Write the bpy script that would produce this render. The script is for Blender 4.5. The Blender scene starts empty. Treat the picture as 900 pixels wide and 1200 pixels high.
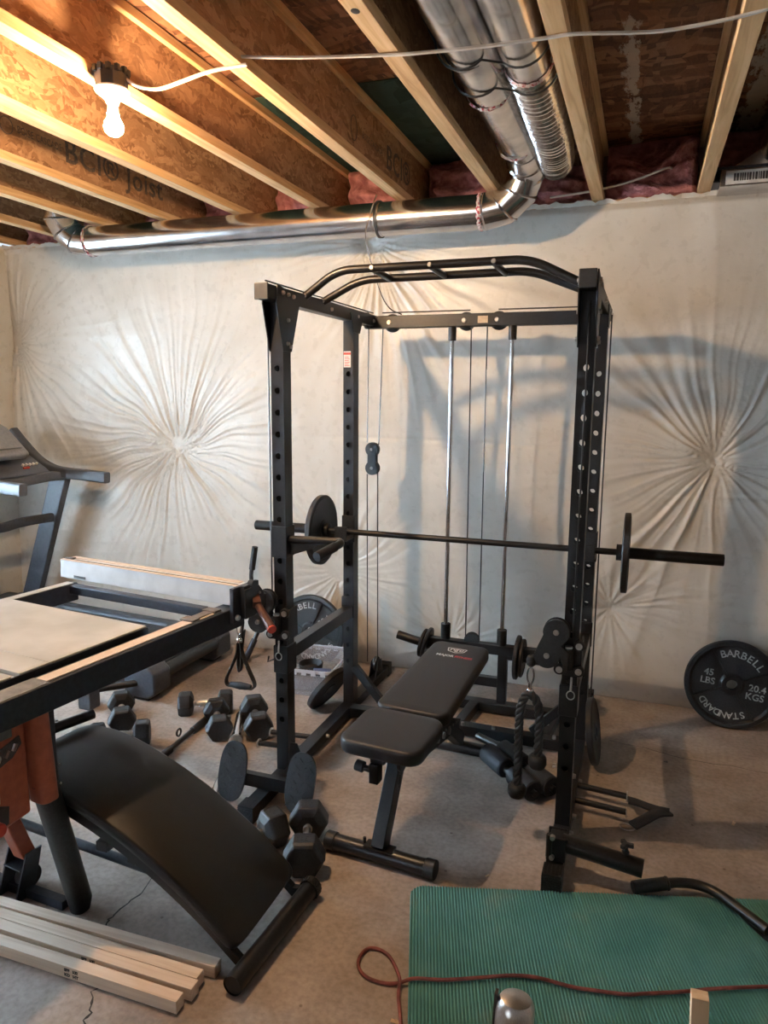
import bpy, bmesh, math, random
import numpy as np
from mathutils import Vector, Matrix, Euler
random.seed(7)
rng = np.random.default_rng(5)
SC = bpy.context.scene
COL = SC.collection
V = Vector
PI = math.pi

# ------------------------------------------------------------------ materials
def newmat(name):
    m = bpy.data.materials.new(name); m.use_nodes = True
    nt = m.node_tree; b = nt.nodes['Principled BSDF']
    return m, nt, b

def link(nt, a, ao, b, bi): nt.links.new(a.outputs[ao], b.inputs[bi])

def node(nt, t, **kw):
    n = nt.nodes.new(t)
    for k, v in kw.items():
        if hasattr(n, k): setattr(n, k, v)
    return n

def coords(nt, scale=(1, 1, 1), rand=False):
    tc = node(nt, 'ShaderNodeTexCoord'); mp = node(nt, 'ShaderNodeMapping')
    mp.inputs['Scale'].default_value = scale
    link(nt, tc, 'Object', mp, 'Vector')
    if rand:
        oi = node(nt, 'ShaderNodeObjectInfo'); mu = node(nt, 'ShaderNodeMath', operation='MULTIPLY'); mu.inputs[1].default_value = 37.0
        link(nt, oi, 'Random', mu, 0); link(nt, mu, 0, mp, 'Location')
    return mp

def ramp(nt, stops):
    r = node(nt, 'ShaderNodeValToRGB'); e = r.color_ramp.elements
    while len(e) < len(stops): e.new(0.5)
    for i, (p, c) in enumerate(stops): e[i].position = p; e[i].color = (*c, 1)
    return r

def noise_mat(name, c1, c2, scale=20, rough=0.5, metal=0.0, bump=0.1, dist=0.01, stretch=(1, 1, 1), detail=4, spec=0.5, lo=.35, hi=.65, rand=True):
    m, nt, b = newmat(name)
    mp = coords(nt, stretch, rand)
    n = node(nt, 'ShaderNodeTexNoise'); n.inputs['Scale'].default_value = scale; n.inputs['Detail'].default_value = detail
    link(nt, mp, 0, n, 'Vector')
    r = ramp(nt, [(lo, c1), (hi, c2)]); link(nt, n, 'Fac', r, 'Fac'); link(nt, r, 'Color', b, 'Base Color')
    b.inputs['Roughness'].default_value = rough; b.inputs['Metallic'].default_value = metal
    b.inputs['Specular IOR Level'].default_value = spec
    if bump:
        bp = node(nt, 'ShaderNodeBump'); bp.inputs['Strength'].default_value = bump; bp.inputs['Distance'].default_value = dist
        link(nt, n, 'Fac', bp, 'Height'); link(nt, bp, 'Normal', b, 'Normal')
    return m

def osb_mat(name, cols, scale=14, stretch=(1, 1, 1), rough=.75, dark=1.0, stain=False, aniso=(1, .28)):
    m, nt, b = newmat(name)
    mp = coords(nt, stretch, True)
    wn = node(nt, 'ShaderNodeTexNoise'); wn.inputs['Scale'].default_value = 5; link(nt, mp, 0, wn, 'Vector')
    mixv = node(nt, 'ShaderNodeVectorMath', operation='MULTIPLY_ADD'); mixv.inputs[1].default_value = (.12, .12, .12)
    link(nt, wn, 'Color', mixv, 0); link(nt, mp, 0, mixv, 2)
    outs = []
    for i, ang in enumerate((0.35, -0.5, 1.3)):
        mm = node(nt, 'ShaderNodeMapping'); mm.inputs['Rotation'].default_value = (ang, ang * .7, ang)
        mm.inputs['Scale'].default_value = (aniso[0], aniso[1], aniso[0]) if i < 2 else (aniso[1], aniso[0], aniso[0])
        mm.inputs['Location'].default_value = (i * 3.1, i * 1.7, 0)
        link(nt, mixv, 0, mm, 'Vector')
        v = node(nt, 'ShaderNodeTexVoronoi'); v.inputs['Scale'].default_value = scale * (1 + .35 * i); link(nt, mm, 0, v, 'Vector')
        outs.append(v)
    sep = [node(nt, 'ShaderNodeSeparateColor') for _ in outs]
    for o, s_ in zip(outs, sep): link(nt, o, 'Color', s_, 'Color')
    mx = node(nt, 'ShaderNodeMix'); mx.data_type = 'FLOAT'
    gt = node(nt, 'ShaderNodeMath', operation='GREATER_THAN'); gt.inputs[1].default_value = .55
    link(nt, sep[2], 'Green', gt, 0); link(nt, gt, 0, mx, 'Factor'); nt.links.new(sep[0].outputs['Red'], mx.inputs[2]); nt.links.new(sep[1].outputs['Red'], mx.inputs[3])
    fn = node(nt, 'ShaderNodeTexNoise'); fn.inputs['Scale'].default_value = scale * 5; fn.inputs['Detail'].default_value = 5
    fm = node(nt, 'ShaderNodeMapping'); fm.inputs['Scale'].default_value = (1, .25, 1); link(nt, mixv, 0, fm, 'Vector'); link(nt, fm, 0, fn, 'Vector')
    ad = node(nt, 'ShaderNodeMath', operation='MULTIPLY_ADD'); ad.inputs[1].default_value = .7; link(nt, mx, 0, ad, 0)
    sb = node(nt, 'ShaderNodeMath', operation='MULTIPLY'); sb.inputs[1].default_value = .42; link(nt, fn, 'Fac', sb, 0); link(nt, sb, 0, ad, 2)
    st = [(i / (len(cols) - 1) * .8 + .12, c) for i, c in enumerate(cols)]
    r = ramp(nt, st); link(nt, ad, 0, r, 'Fac')
    src = (r, 'Color')
    if stain:
        sn = node(nt, 'ShaderNodeTexNoise'); sn.inputs['Scale'].default_value = 16; sn.inputs['Detail'].default_value = 9; sn.inputs['Roughness'].default_value = .7
        tc = node(nt, 'ShaderNodeTexCoord'); smp = node(nt, 'ShaderNodeMapping'); smp.inputs['Scale'].default_value = (1.6, .55, 1); link(nt, tc, 'Object', smp, 'Vector'); link(nt, smp, 0, sn, 'Vector')
        sx = node(nt, 'ShaderNodeSeparateXYZ'); link(nt, tc, 'Object', sx, 0)
        tot = None
        for cx, hw in ((-0.13, .05), (.38, .10), (-1.9, .04)):
            d = node(nt, 'ShaderNodeMath', operation='SUBTRACT'); d.inputs[1].default_value = cx; link(nt, sx, 'X', d, 0)
            a = node(nt, 'ShaderNodeMath', operation='ABSOLUTE'); link(nt, d, 0, a, 0)
            mr = node(nt, 'ShaderNodeMapRange'); mr.inputs['From Min'].default_value = hw * 2.2; mr.inputs['From Max'].default_value = 0; link(nt, a, 0, mr, 'Value')
            if tot is None: tot = mr
            else:
                mxx = node(nt, 'ShaderNodeMath', operation='MAXIMUM'); link(nt, tot, 0, mxx, 0); link(nt, mr, 0, mxx, 1); tot = mxx
        yl = node(nt, 'ShaderNodeMapRange'); yl.inputs['From Min'].default_value = 2.7; yl.inputs['From Max'].default_value = 2.9; link(nt, sx, 'Y', yl, 'Value')
        m1 = node(nt, 'ShaderNodeMath', operation='MULTIPLY'); link(nt, tot, 0, m1, 0); link(nt, yl, 0, m1, 1)
        m2 = node(nt, 'ShaderNodeMath', operation='MULTIPLY'); link(nt, m1, 0, m2, 0); link(nt, sn, 'Fac', m2, 1)
        gr = node(nt, 'ShaderNodeMapRange'); gr.inputs['From Min'].default_value = .37; gr.inputs['From Max'].default_value = .42; gr.inputs['To Max'].default_value = .75; link(nt, m2, 0, gr, 'Value')
        mc = node(nt, 'ShaderNodeMix'); mc.data_type = 'RGBA'; nt.links.new(gr.outputs[0], mc.inputs[0]); nt.links.new(r.outputs[0], mc.inputs[6]); mc.inputs[7].default_value = (.55, .48, .4, 1)
        nt.links.new(mc.outputs[2], b.inputs['Base Color'])
    else:
        link(nt, r, 'Color', b, 'Base Color')
    b.inputs['Roughness'].default_value = rough
    b.inputs['Specular IOR Level'].default_value = .25
    bp = node(nt, 'ShaderNodeBump'); bp.inputs['Strength'].default_value = .35; bp.inputs['Distance'].default_value = .004
    link(nt, ad, 0, bp, 'Height'); link(nt, bp, 'Normal', b, 'Normal')
    return m

def wood_mat(name, c1, c2, c3, axis='Y', rough=.6, fine=38):
    m, nt, b = newmat(name)
    s = {'X': (.05, 1, 1), 'Y': (1, .05, 1), 'Z': (1, 1, .05)}[axis]
    mp = coords(nt, s, True)
    n = node(nt, 'ShaderNodeTexNoise'); n.inputs['Scale'].default_value = fine; n.inputs['Detail'].default_value = 6; n.inputs['Distortion'].default_value = 1.2
    link(nt, mp, 0, n, 'Vector')
    r = ramp(nt, [(.3, c1), (.5, c2), (.72, c3)]); link(nt, n, 'Fac', r, 'Fac')
    mp2 = coords(nt, (1, 1, 1), True)
    k = node(nt, 'ShaderNodeTexVoronoi'); k.inputs['Scale'].default_value = 3.0; link(nt, mp2, 0, k, 'Vector')
    kr = ramp(nt, [(.02, (.35, .2, .1)), (.05, (1, 1, 1))]); link(nt, k, 'Distance', kr, 'Fac')
    mx = node(nt, 'ShaderNodeMix'); mx.data_type = 'RGBA'; mx.blend_type = 'MULTIPLY'; mx.inputs[0].default_value = .8
    nt.links.new(r.outputs[0], mx.inputs[6]); nt.links.new(kr.outputs[0], mx.inputs[7]); nt.links.new(mx.outputs[2], b.inputs['Base Color'])
    b.inputs['Roughness'].default_value = rough; b.inputs['Specular IOR Level'].default_value = .3
    bp = node(nt, 'ShaderNodeBump'); bp.inputs['Strength'].default_value = .2; bp.inputs['Distance'].default_value = .002
    link(nt, n, 'Fac', bp, 'Height'); link(nt, bp, 'Normal', b, 'Normal')
    return m

M = {}
M['steel'] = noise_mat('black_powder_coat', (.005, .005, .006), (.009, .009, .010), 260, .42, 0, .12, .001, spec=.35)
M['steel2'] = noise_mat('satin_black_steel', (.006, .006, .007), (.011, .011, .012), 90, .34, 0, .05, .001, spec=.4)
M['rubber'] = noise_mat('black_rubber', (.008, .0085, .0095), (.016, .017, .019), 120, .5, 0, .25, .001, spec=.4)
M['castiron'] = noise_mat('cast_iron_paint', (.013, .013, .014), (.022, .022, .022), 150, .5, 0, .3, .001, spec=.35)
M['vinyl'] = noise_mat('black_vinyl', (.010, .009, .009), (.016, .0145, .014), 380, .45, 0, .25, .0008, spec=.4)
M['vinyl2'] = noise_mat('worn_black_vinyl', (.008, .008, .008), (.012, .012, .012), 300, .42, 0, .2, .0008, spec=.35)
M['foam'] = noise_mat('black_foam_sleeve', (.010, .012, .015), (.016, .019, .024), 90, .6, 0, .2, .001, spec=.3)
M['chrome'] = noise_mat('chrome', (.62, .62, .64), (.75, .75, .76), 30, .16, 1, .02, .001)
M['chrome2'] = noise_mat('brushed_chrome', (.45, .43, .41), (.6, .58, .55), 160, .3, 1, .05, .001, stretch=(6, 6, .3))
M['bolt'] = noise_mat('zinc_bolt', (.38, .36, .34), (.55, .52, .5), 80, .35, .9, .05, .001)
M['galv'] = noise_mat('galvanised_sheet', (.50, .50, .51), (.72, .72, .73), 9, .2, 1, .12, .01, detail=3)
M['foil'] = noise_mat('crinkled_foil', (.5, .49, .48), (.72, .70, .68), 45, .26, 1, .5, .006)
M['letter'] = noise_mat('worn_white_paint', (.30, .30, .29), (.6, .6, .58), 60, .6, 0, 0, .001)
M['whitelogo'] = noise_mat('white_print', (.62, .62, .62), (.72, .72, .72), 60, .5, 0, 0)
M['redlogo'] = noise_mat('red_print', (.45, .03, .03), (.5, .04, .04), 60, .5, 0, 0)
M['paper'] = noise_mat('white_sticker', (.6, .59, .56), (.7, .69, .66), 40, .5, 0, 0)
M['ink'] = noise_mat('black_ink', (.03, .028, .028), (.05, .045, .045), 40, .6, 0, 0)
M['inkfaint'] = noise_mat('faded_stamp_ink', (.055, .04, .035), (.13, .085, .055), 90, .8, 0, 0)
M['orange'] = noise_mat('orange_plastic', (.27, .06, .026), (.34, .08, .034), 40, .5, 0, .1, .001)
M['redcap'] = noise_mat('red_plastic', (.45, .05, .03), (.5, .06, .035), 40, .45, 0, 0)
M['darkpl'] = noise_mat('dark_plastic', (.012, .014, .019), (.02, .022, .028), 60, .45, 0, .1, .001)
M['sawblue'] = noise_mat('dark_navy_steel', (.012, .016, .025), (.022, .027, .038), 60, .4, .1, .05, .001)
M['tread'] = noise_mat('slate_plastic', (.075, .085, .10), (.09, .10, .12), 60, .45, 0, .1, .001)
M['treaddark'] = noise_mat('dark_slate_plastic', (.03, .035, .045), (.045, .05, .06), 60, .5, 0, .1, .001)
M['treadlight'] = noise_mat('pale_slate_plastic', (.24, .25, .27), (.29, .30, .32), 60, .4, 0, .05, .001)
M['alu'] = noise_mat('pale_aluminium', (.60, .61, .62), (.70, .71, .72), 14, .4, .15, .02, .001)
M['aluedge'] = noise_mat('warm_wood_edge', (.58, .48, .40), (.66, .56, .48), 14, .5, 0, .02, .001)
M['castop'] = noise_mat('worn_cast_table', (.42, .43, .41), (.56, .57, .56), 5, .42, .1, .03, .001, detail=8)
M['fibre'] = noise_mat('pink_fibreglass', (.30, .10, .10), (.52, .22, .21), 22, .95, 0, .9, .03, detail=8)
M['white'] = noise_mat('white_porcelain', (.75, .73, .7), (.8, .78, .75), 20, .35, 0, 0)
M['cablew'] = noise_mat('white_cable_jacket', (.55, .51, .46), (.65, .6, .55), 20, .45, 0, 0)
M['cableb'] = noise_mat('black_coated_cable', (.012, .012, .012), (.02, .02, .02), 60, .35, 0, 0)
M['cord'] = noise_mat('red_brown_cord', (.12, .025, .02), (.26, .07, .055), 25, .5, 0, .2, .001)
M['rope'] = noise_mat('black_nylon_rope', (.010, .010, .011), (.02, .02, .021), 200, .6, 0, .3, .001)
M['strap'] = noise_mat('black_webbing', (.012, .012, .013), (.02, .02, .022), 300, .7, 0, .3, .001)
M['blue'] = noise_mat('navy_lid_plastic', (.03, .05, .12), (.05, .07, .16), 40, .5, 0, 0)
M['chip'] = noise_mat('wood_chip', (.5, .33, .2), (.62, .44, .28), 40, .7, 0, 0)
M['flange'] = wood_mat('joist_lumber', (.46, .27, .12), (.60, .38, .19), (.70, .48, .27), 'Y')
M['lumber'] = wood_mat('spruce_lumber', (.62, .47, .34), (.74, .60, .47), (.80, .67, .54), 'X')
M['stickw'] = wood_mat('pine_stick', (.60, .42, .25), (.70, .52, .34), (.76, .60, .42), 'Z')
OS1 = [(.16, .078, .036), (.27, .14, .068), (.33, .18, .092), (.42, .245, .13)]
OS2 = [(.045, .018, .010), (.13, .055, .028), (.22, .10, .05), (.30, .15, .08)]
OS3 = [(.012, .03, .026), (.02, .05, .042), (.03, .065, .055), (.04, .08, .065)]
M['web'] = osb_mat('joist_web_osb', OS1, 34)
M['sub'] = osb_mat('subfloor_osb', OS2, 22, stain=True, aniso=(.12, 1))
M['subg'] = osb_mat('green_subfloor_osb', OS3, 9)

# plastic-faced insulation blanket
def blanket_mat():
    m, nt, b = newmat('white_poly_blanket')
    mp = coords(nt)
    n = node(nt, 'ShaderNodeTexNoise'); n.inputs['Scale'].default_value = 3.5; n.inputs['Detail'].default_value = 8; link(nt, mp, 0, n, 'Vector')
    r = ramp(nt, [(.3, (.60, .575, .52)), (.7, (.70, .68, .63))]); link(nt, n, 'Fac', r, 'Fac'); link(nt, r, 'Color', b, 'Base Color')
    n2 = node(nt, 'ShaderNodeTexNoise'); n2.inputs['Scale'].default_value = 22; n2.inputs['Detail'].default_value = 9; link(nt, mp, 0, n2, 'Vector')
    rr = ramp(nt, [(.3, (.22, .22, .22)), (.7, (.42, .42, .42))]); link(nt, n2, 'Fac', rr, 'Fac'); link(nt, rr, 'Color', b, 'Roughness')
    b.inputs['Specular IOR Level'].default_value = .45
    bp = node(nt, 'ShaderNodeBump'); bp.inputs['Strength'].default_value = .28; bp.inputs['Distance'].default_value = .008
    link(nt, n2, 'Fac', bp, 'Height'); link(nt, bp, 'Normal', b, 'Normal')
    return m
M['blanket'] = blanket_mat()

def concrete_mat():
    m, nt, b = newmat('concrete_floor')
    mp = coords(nt)
    n = node(nt, 'ShaderNodeTexNoise'); n.inputs['Scale'].default_value = 1.6; n.inputs['Detail'].default_value = 10; n.inputs['Roughness'].default_value = .65; link(nt, mp, 0, n, 'Vector')
    r = ramp(nt, [(.36, (.215, .172, .145)), (.5, (.32, .265, .228)), (.64, (.42, .36, .32))]); link(nt, n, 'Fac', r, 'Fac')
    n2 = node(nt, 'ShaderNodeTexNoise'); n2.inputs['Scale'].default_value = 55; n2.inputs['Detail'].default_value = 6; link(nt, mp, 0, n2, 'Vector')
    r2 = ramp(nt, [(.35, (.75, .75, .75)), (.6, (1.1, 1.1, 1.1))]); link(nt, n2, 'Fac', r2, 'Fac')
    mx = node(nt, 'ShaderNodeMix'); mx.data_type = 'RGBA'; mx.blend_type = 'MULTIPLY'; mx.inputs[0].default_value = .6
    nt.links.new(r.outputs[0], mx.inputs[6]); nt.links.new(r2.outputs[0], mx.inputs[7])
    # dark specks
    sp = node(nt, 'ShaderNodeTexVoronoi'); sp.inputs['Scale'].default_value = 9; link(nt, mp, 0, sp, 'Vector')
    r3 = ramp(nt, [(.035, (.35, .3, .27)), (.06, (1, 1, 1))]); link(nt, sp, 'Distance', r3, 'Fac')
    mx2 = node(nt, 'ShaderNodeMix'); mx2.data_type = 'RGBA'; mx2.blend_type = 'MULTIPLY'; mx2.inputs[0].default_value = .7
    nt.links.new(mx.outputs[2], mx2.inputs[6]); nt.links.new(r3.outputs[0], mx2.inputs[7]); nt.links.new(mx2.outputs[2], b.inputs['Base Color'])
    b.inputs['Roughness'].default_value = .75; b.inputs['Specular IOR Level'].default_value = .25
    n3 = node(nt, 'ShaderNodeTexNoise'); n3.inputs['Scale'].default_value = 14; n3.inputs['Detail'].default_value = 10; link(nt, mp, 0, n3, 'Vector')
    bp = node(nt, 'ShaderNodeBump'); bp.inputs['Strength'].default_value = .45; bp.inputs['Distance'].default_value = .012
    link(nt, n3, 'Fac', bp, 'Height')
    bp2 = node(nt, 'ShaderNodeBump'); bp2.inputs['Strength'].default_value = .3; bp2.inputs['Distance'].default_value = .003
    link(nt, n2, 'Fac', bp2, 'Height'); link(nt, bp, 'Normal', bp2, 'Normal'); link(nt, bp2, 'Normal', b, 'Normal')
    return m
M['concrete'] = concrete_mat()

def belt_mat():
    m, nt, b = newmat('treadmill_belt')
    mp = coords(nt)
    w = node(nt, 'ShaderNodeTexVoronoi'); w.inputs['Scale'].default_value = 60; link(nt, mp, 0, w, 'Vector')
    r = ramp(nt, [(.1, (.035, .04, .05)), (.6, (.02, .023, .03))]); link(nt, w, 'Distance', r, 'Fac'); link(nt, r, 'Color', b, 'Base Color')
    b.inputs['Roughness'].default_value = .55
    bp = node(nt, 'ShaderNodeBump'); bp.inputs['Strength'].default_value = .5; bp.inputs['Distance'].default_value = .003
    link(nt, w, 'Distance', bp, 'Height'); link(nt, bp, 'Normal', b, 'Normal')
    return m
M['belt'] = belt_mat()

def mat_mat():
    m, nt, b = newmat('teal_foam')
    mp = coords(nt)
    n = node(nt, 'ShaderNodeTexNoise'); n.inputs['Scale'].default_value = 5; n.inputs['Detail'].default_value = 7; link(nt, mp, 0, n, 'Vector')
    r = ramp(nt, [(.3, (.056, .20, .195)), (.62, (.088, .255, .245)), (.8, (.17, .27, .235))]); link(nt, n, 'Fac', r, 'Fac'); link(nt, r, 'Color', b, 'Base Color')
    b.inputs['Roughness'].default_value = .75
    b.inputs['Specular IOR Level'].default_value = .3
    return m
M['teal'] = mat_mat()

def trans_mat(name, col, alpha=.45, rough=.25, opac=1.0):
    m, nt, b = newmat(name); b.inputs['Alpha'].default_value = opac
    b.inputs['Base Color'].default_value = (*col, 1); b.inputs['Roughness'].default_value = rough
    b.inputs['Transmission Weight'].default_value = alpha; b.inputs['IOR'].default_value = 1.15
    return m
M['clear'] = trans_mat('clear_bin_plastic', (.62, .66, .74), .0, .2, .30)
M['clearrim'] = trans_mat('clear_bin_rim', (.70, .74, .82), .0, .2, .62)
M['glass'] = trans_mat('window_glass', (.95, .98, 1), 1.0, .02)

def emit(name, col, s):
    m, nt, b = newmat(name)
    b.inputs['Base Color'].default_value = (*col, 1)
    b.inputs['Emission Color'].default_value = (*col, 1); b.inputs['Emission Strength'].default_value = s
    return m
BULB_E = 2850
M['bulb'] = emit('lit_bulb_glass', (1.0, .66, .37), BULB_E)
M['screen'] = noise_mat('console_screen', (.10, .11, .13), (.13, .14, .16), 10, .3, 0, 0)

# ------------------------------------------------------------------ mesh helpers
def quat_to(a, b):
    return (V(b) - V(a)).normalized().to_track_quat('Z', 'Y')

def box(bm, c, s, rot=None, mat=None):
    """box centred c with full size s"""
    r = bmesh.ops.create_cube(bm, size=1.0)
    T = Matrix.Translation(V(c)) @ (rot.to_matrix().to_4x4() if rot is not None else Matrix.Identity(4)) @ Matrix.Diagonal((s[0], s[1], s[2], 1))
    bmesh.ops.transform(bm, matrix=T, verts=r['verts'])
    return r['verts']

def bx(bm, x0, x1, y0, y1, z0, z1):
    return box(bm, ((x0 + x1) / 2, (y0 + y1) / 2, (z0 + z1) / 2), (abs(x1 - x0), abs(y1 - y0), abs(z1 - z0)))

def beam(bm, a, b, w, h, up=(0, 0, 1)):
    """rectangular bar from a to b; w across, h along up"""
    a, b = V(a), V(b); d = (b - a); L = d.length; d.normalize()
    s = d.cross(V(up)).normalized(); u = s.cross(d)
    R = Matrix((s, d, u)).transposed().to_4x4()
    r = bmesh.ops.create_cube(bm, size=1.0)
    bmesh.ops.transform(bm, matrix=Matrix.Translation((a + b) / 2) @ R @ Matrix.Diagonal((w, L, h, 1)), verts=r['verts'])

def cyl(bm, a, b, r, r2=None, seg=20, caps=True):
    a, b = V(a), V(b); L = (b - a).length
    q = bmesh.ops.create_cone(bm, cap_ends=caps, segments=seg, radius1=r, radius2=r if r2 is None else r2, depth=L)
    bmesh.ops.transform(bm, matrix=Matrix.Translation((a + b) / 2) @ quat_to(a, b).to_matrix().to_4x4(), verts=q['verts'])

def sphere(bm, c, r, seg=16, sc=(1, 1, 1)):
    q = bmesh.ops.create_uvsphere(bm, u_segments=seg, v_segments=max(6, seg // 2), radius=r)
    bmesh.ops.transform(bm, matrix=Matrix.Translation(V(c)) @ Matrix.Diagonal((*sc, 1)), verts=q['verts'])

def smooth_path(pts, n=8):
    pts = [V(p) for p in pts]
    if len(pts) < 3: return pts
    out = []
    P = [2 * pts[0] - pts[1]] + pts + [2 * pts[-1] - pts[-2]]
    for i in range(1, len(P) - 2):
        p0, p1, p2, p3 = P[i - 1:i + 3]
        for k in range(n):
            t = k / n
            out.append(.5 * ((2 * p1) + (-p0 + p2) * t + (2 * p0 - 5 * p1 + 4 * p2 - p3) * t * t + (-p0 + 3 * p1 - 3 * p2 + p3) * t ** 3))
    out.append(pts[-1]); return out

def round_path(pts, rad=.04, n=6):
    """polyline with filleted corners"""
    pts = [V(p) for p in pts]; out = [pts[0]]
    for i in range(1, len(pts) - 1):
        p, a, b = pts[i], pts[i - 1], pts[i + 1]
        r = min(rad, (a - p).length * .49, (b - p).length * .49)
        s, e = p + (a - p).normalized() * r, p + (b - p).normalized() * r
        for k in range(n + 1):
            t = k / n; out.append((1 - t) ** 2 * s + 2 * t * (1 - t) * p + t * t * e)
    out.append(pts[-1]); return out

def tube(bm, pts, r, seg=12, closed=False, flat=None, caps=True, up0=None):
    """sweep a circle (or flat=(w,h) ellipse/strap) along pts; r may be a list"""
    pts = [V(p) for p in pts]; n = len(pts)
    rs = r if isinstance(r, (list, tuple)) else [r] * n
    prev = None; rings = []
    for i in range(n):
        if closed: t = pts[(i + 1) % n] - pts[i - 1]
        elif i == 0: t = pts[1] - pts[0]
        elif i == n - 1: t = pts[-1] - pts[-2]
        else: t = (pts[i + 1] - pts[i]).normalized() + (pts[i] - pts[i - 1]).normalized()
        t.normalize()
        if prev is None:
            a = V(up0) if up0 else (V((0, 0, 1)) if abs(t.z) < .9 else V((1, 0, 0)))
            u = (a - t * a.dot(t)).normalized()
        else:
            u = (prev - t * prev.dot(t)).normalized()
        prev = u; w = t.cross(u)
        ring = []
        for k in range(seg):
            th = 2 * PI * k / seg
            if flat:
                cx, sx = math.cos(th), math.sin(th)
                ring.append(bm.verts.new(pts[i] + w * (flat[0] / 2 * (abs(cx) ** .4) * (1 if cx > 0 else -1)) + u * (flat[1] / 2 * (abs(sx) ** .4) * (1 if sx > 0 else -1))))
            else:
                ring.append(bm.verts.new(pts[i] + (w * math.cos(th) + u * math.sin(th)) * rs[i]))
        rings.append(ring)
    m = n if closed else n - 1
    for i in range(m):
        A, B = rings[i], rings[(i + 1) % n]
        for k in range(seg):
            bm.faces.new((A[k], A[(k + 1) % seg], B[(k + 1) % seg], B[k]))
    if not closed and caps:
        bm.faces.new(rings[0][::-1]); bm.faces.new(rings[-1])

def lathe(bm, prof, a, b, seg=32):
    """prof: list of (t along a->b in metres, radius)"""
    a, b = V(a), V(b); q = quat_to(a, b)
    rings = []
    for t, r in prof:
        if r < 1e-6: rings.append([bm.verts.new(a + q @ V((0, 0, t)))])
        else: rings.append([bm.verts.new(a + q @ V((r * math.cos(2 * PI * k / seg), r * math.sin(2 * PI * k / seg), t))) for k in range(seg)])
    for A, B in zip(rings, rings[1:]):
        for k in range(seg):
            k2 = (k + 1) % seg
            if len(A) == 1 and len(B) == 1: continue
            if len(A) == 1: bm.faces.new((A[0], B[k2], B[k]))
            elif len(B) == 1: bm.faces.new((A[k], A[k2], B[0]))
            else: bm.faces.new((A[k], A[k2], B[k2], B[k]))

def prism(bm, pts, d):
    """outline (3-D points, planar) extruded by vector d"""
    d = V(d); a = [bm.verts.new(V(p)) for p in pts]; b = [bm.verts.new(V(p) + d) for p in pts]
    n = len(a)
    for i in range(n): bm.faces.new((a[i], a[(i + 1) % n], b[(i + 1) % n], b[i]))
    bm.faces.new(a[::-1]); bm.faces.new(b)

def rrect(w, h, r, n=5):
    out = []
    for cx, cy, a0 in ((w / 2 - r, h / 2 - r, 0), (-w / 2 + r, h / 2 - r, 90), (-w / 2 + r, -h / 2 + r, 180), (w / 2 - r, -h / 2 + r, 270)):
        for k in range(n + 1):
            a = math.radians(a0 + 90 * k / n); out.append((cx + r * math.cos(a), cy + r * math.sin(a)))
    return out

def pad(bm, w, l, t, r=.05, e=.015, wfar=None, nx=1):
    """cushion, top at z=t, centred; y from -l/2 to l/2; rounded edges"""
    wfar = wfar or w
    def ring(inset, z):
        pts = rrect(w - 2 * inset, l - 2 * inset, max(r - inset, .005), 6)
        return [bm.verts.new((x * (1 + (wfar / w - 1) * (y / l + .5)), y, z)) for x, y in pts]
    R = []
    R.append(ring(e, 0)); R.append(ring(e * .3, e * .3)); R.append(ring(0, e)); R.append(ring(0, t - e))
    for k in range(1, 5):
        a = k / 4 * PI / 2; R.append(ring(e * (1 - math.cos(a)), t - e + e * math.sin(a)))
    R.append(ring(e * 2.5, t + .002))
    n = len(R[0])
    for A, B in zip(R, R[1:]):
        for k in range(n): bm.faces.new((A[k], A[(k + 1) % n], B[(k + 1) % n], B[k]))
    bm.faces.new(R[0][::-1]); bm.faces.new(R[-1])

def text_bm(bm, s, size, mtx, ext=.001, spacing=1.0, align='CENTER', bold=0.0, width=None):
    cu = bpy.data.curves.new('t', 'FONT'); cu.body = s; cu.size = size; cu.extrude = ext; cu.align_x = align; cu.align_y = 'CENTER'; cu.space_character = spacing
    cu.offset = bold; cu.resolution_u = 3
    ob = bpy.data.objects.new('t', cu); COL.objects.link(ob)
    dg = bpy.context.evaluated_depsgraph_get()
    me = bpy.data.meshes.new_from_object(ob.evaluated_get(dg))
    bpy.data.objects.remove(ob); bpy.data.curves.remove(cu)
    if width:
        xs = [v.co.x for v in me.vertices]; k = width / (max(xs) - min(xs)); me.transform(Matrix.Diagonal((k, 1, 1, 1)))
    me.transform(mtx); bm.from_mesh(me); bpy.data.meshes.remove(me)

ORG = {}
def islands(bm):
    left = set(bm.verts); out = []
    while left:
        st = [left.pop()]; comp = set(st)
        while st:
            v = st.pop()
            for e in v.link_edges:
                o_ = e.other_vert(v)
                if o_ in left: left.discard(o_); comp.add(o_); st.append(o_)
        out.append(comp)
    return out

def ob_from(name, bm, mat, parent=None, **kw):
    if name in ('bolt', 'connector', 'ladder_rung', 'button'):
        bm.verts.index_update(); comps = islands(bm); last = None
        idx = [set(v.index for v in c) for c in comps]
        if len(idx) > 1:
            for s_ in idx:
                b2 = bm.copy(); b2.verts.ensure_lookup_table()
                bmesh.ops.delete(b2, geom=[v for v in b2.verts if v.index not in s_], context='VERTS')
                last = ob_from1(name, b2, mat, parent, **kw)
            bm.free(); return last
    return ob_from1(name, bm, mat, parent, **kw)

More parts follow.
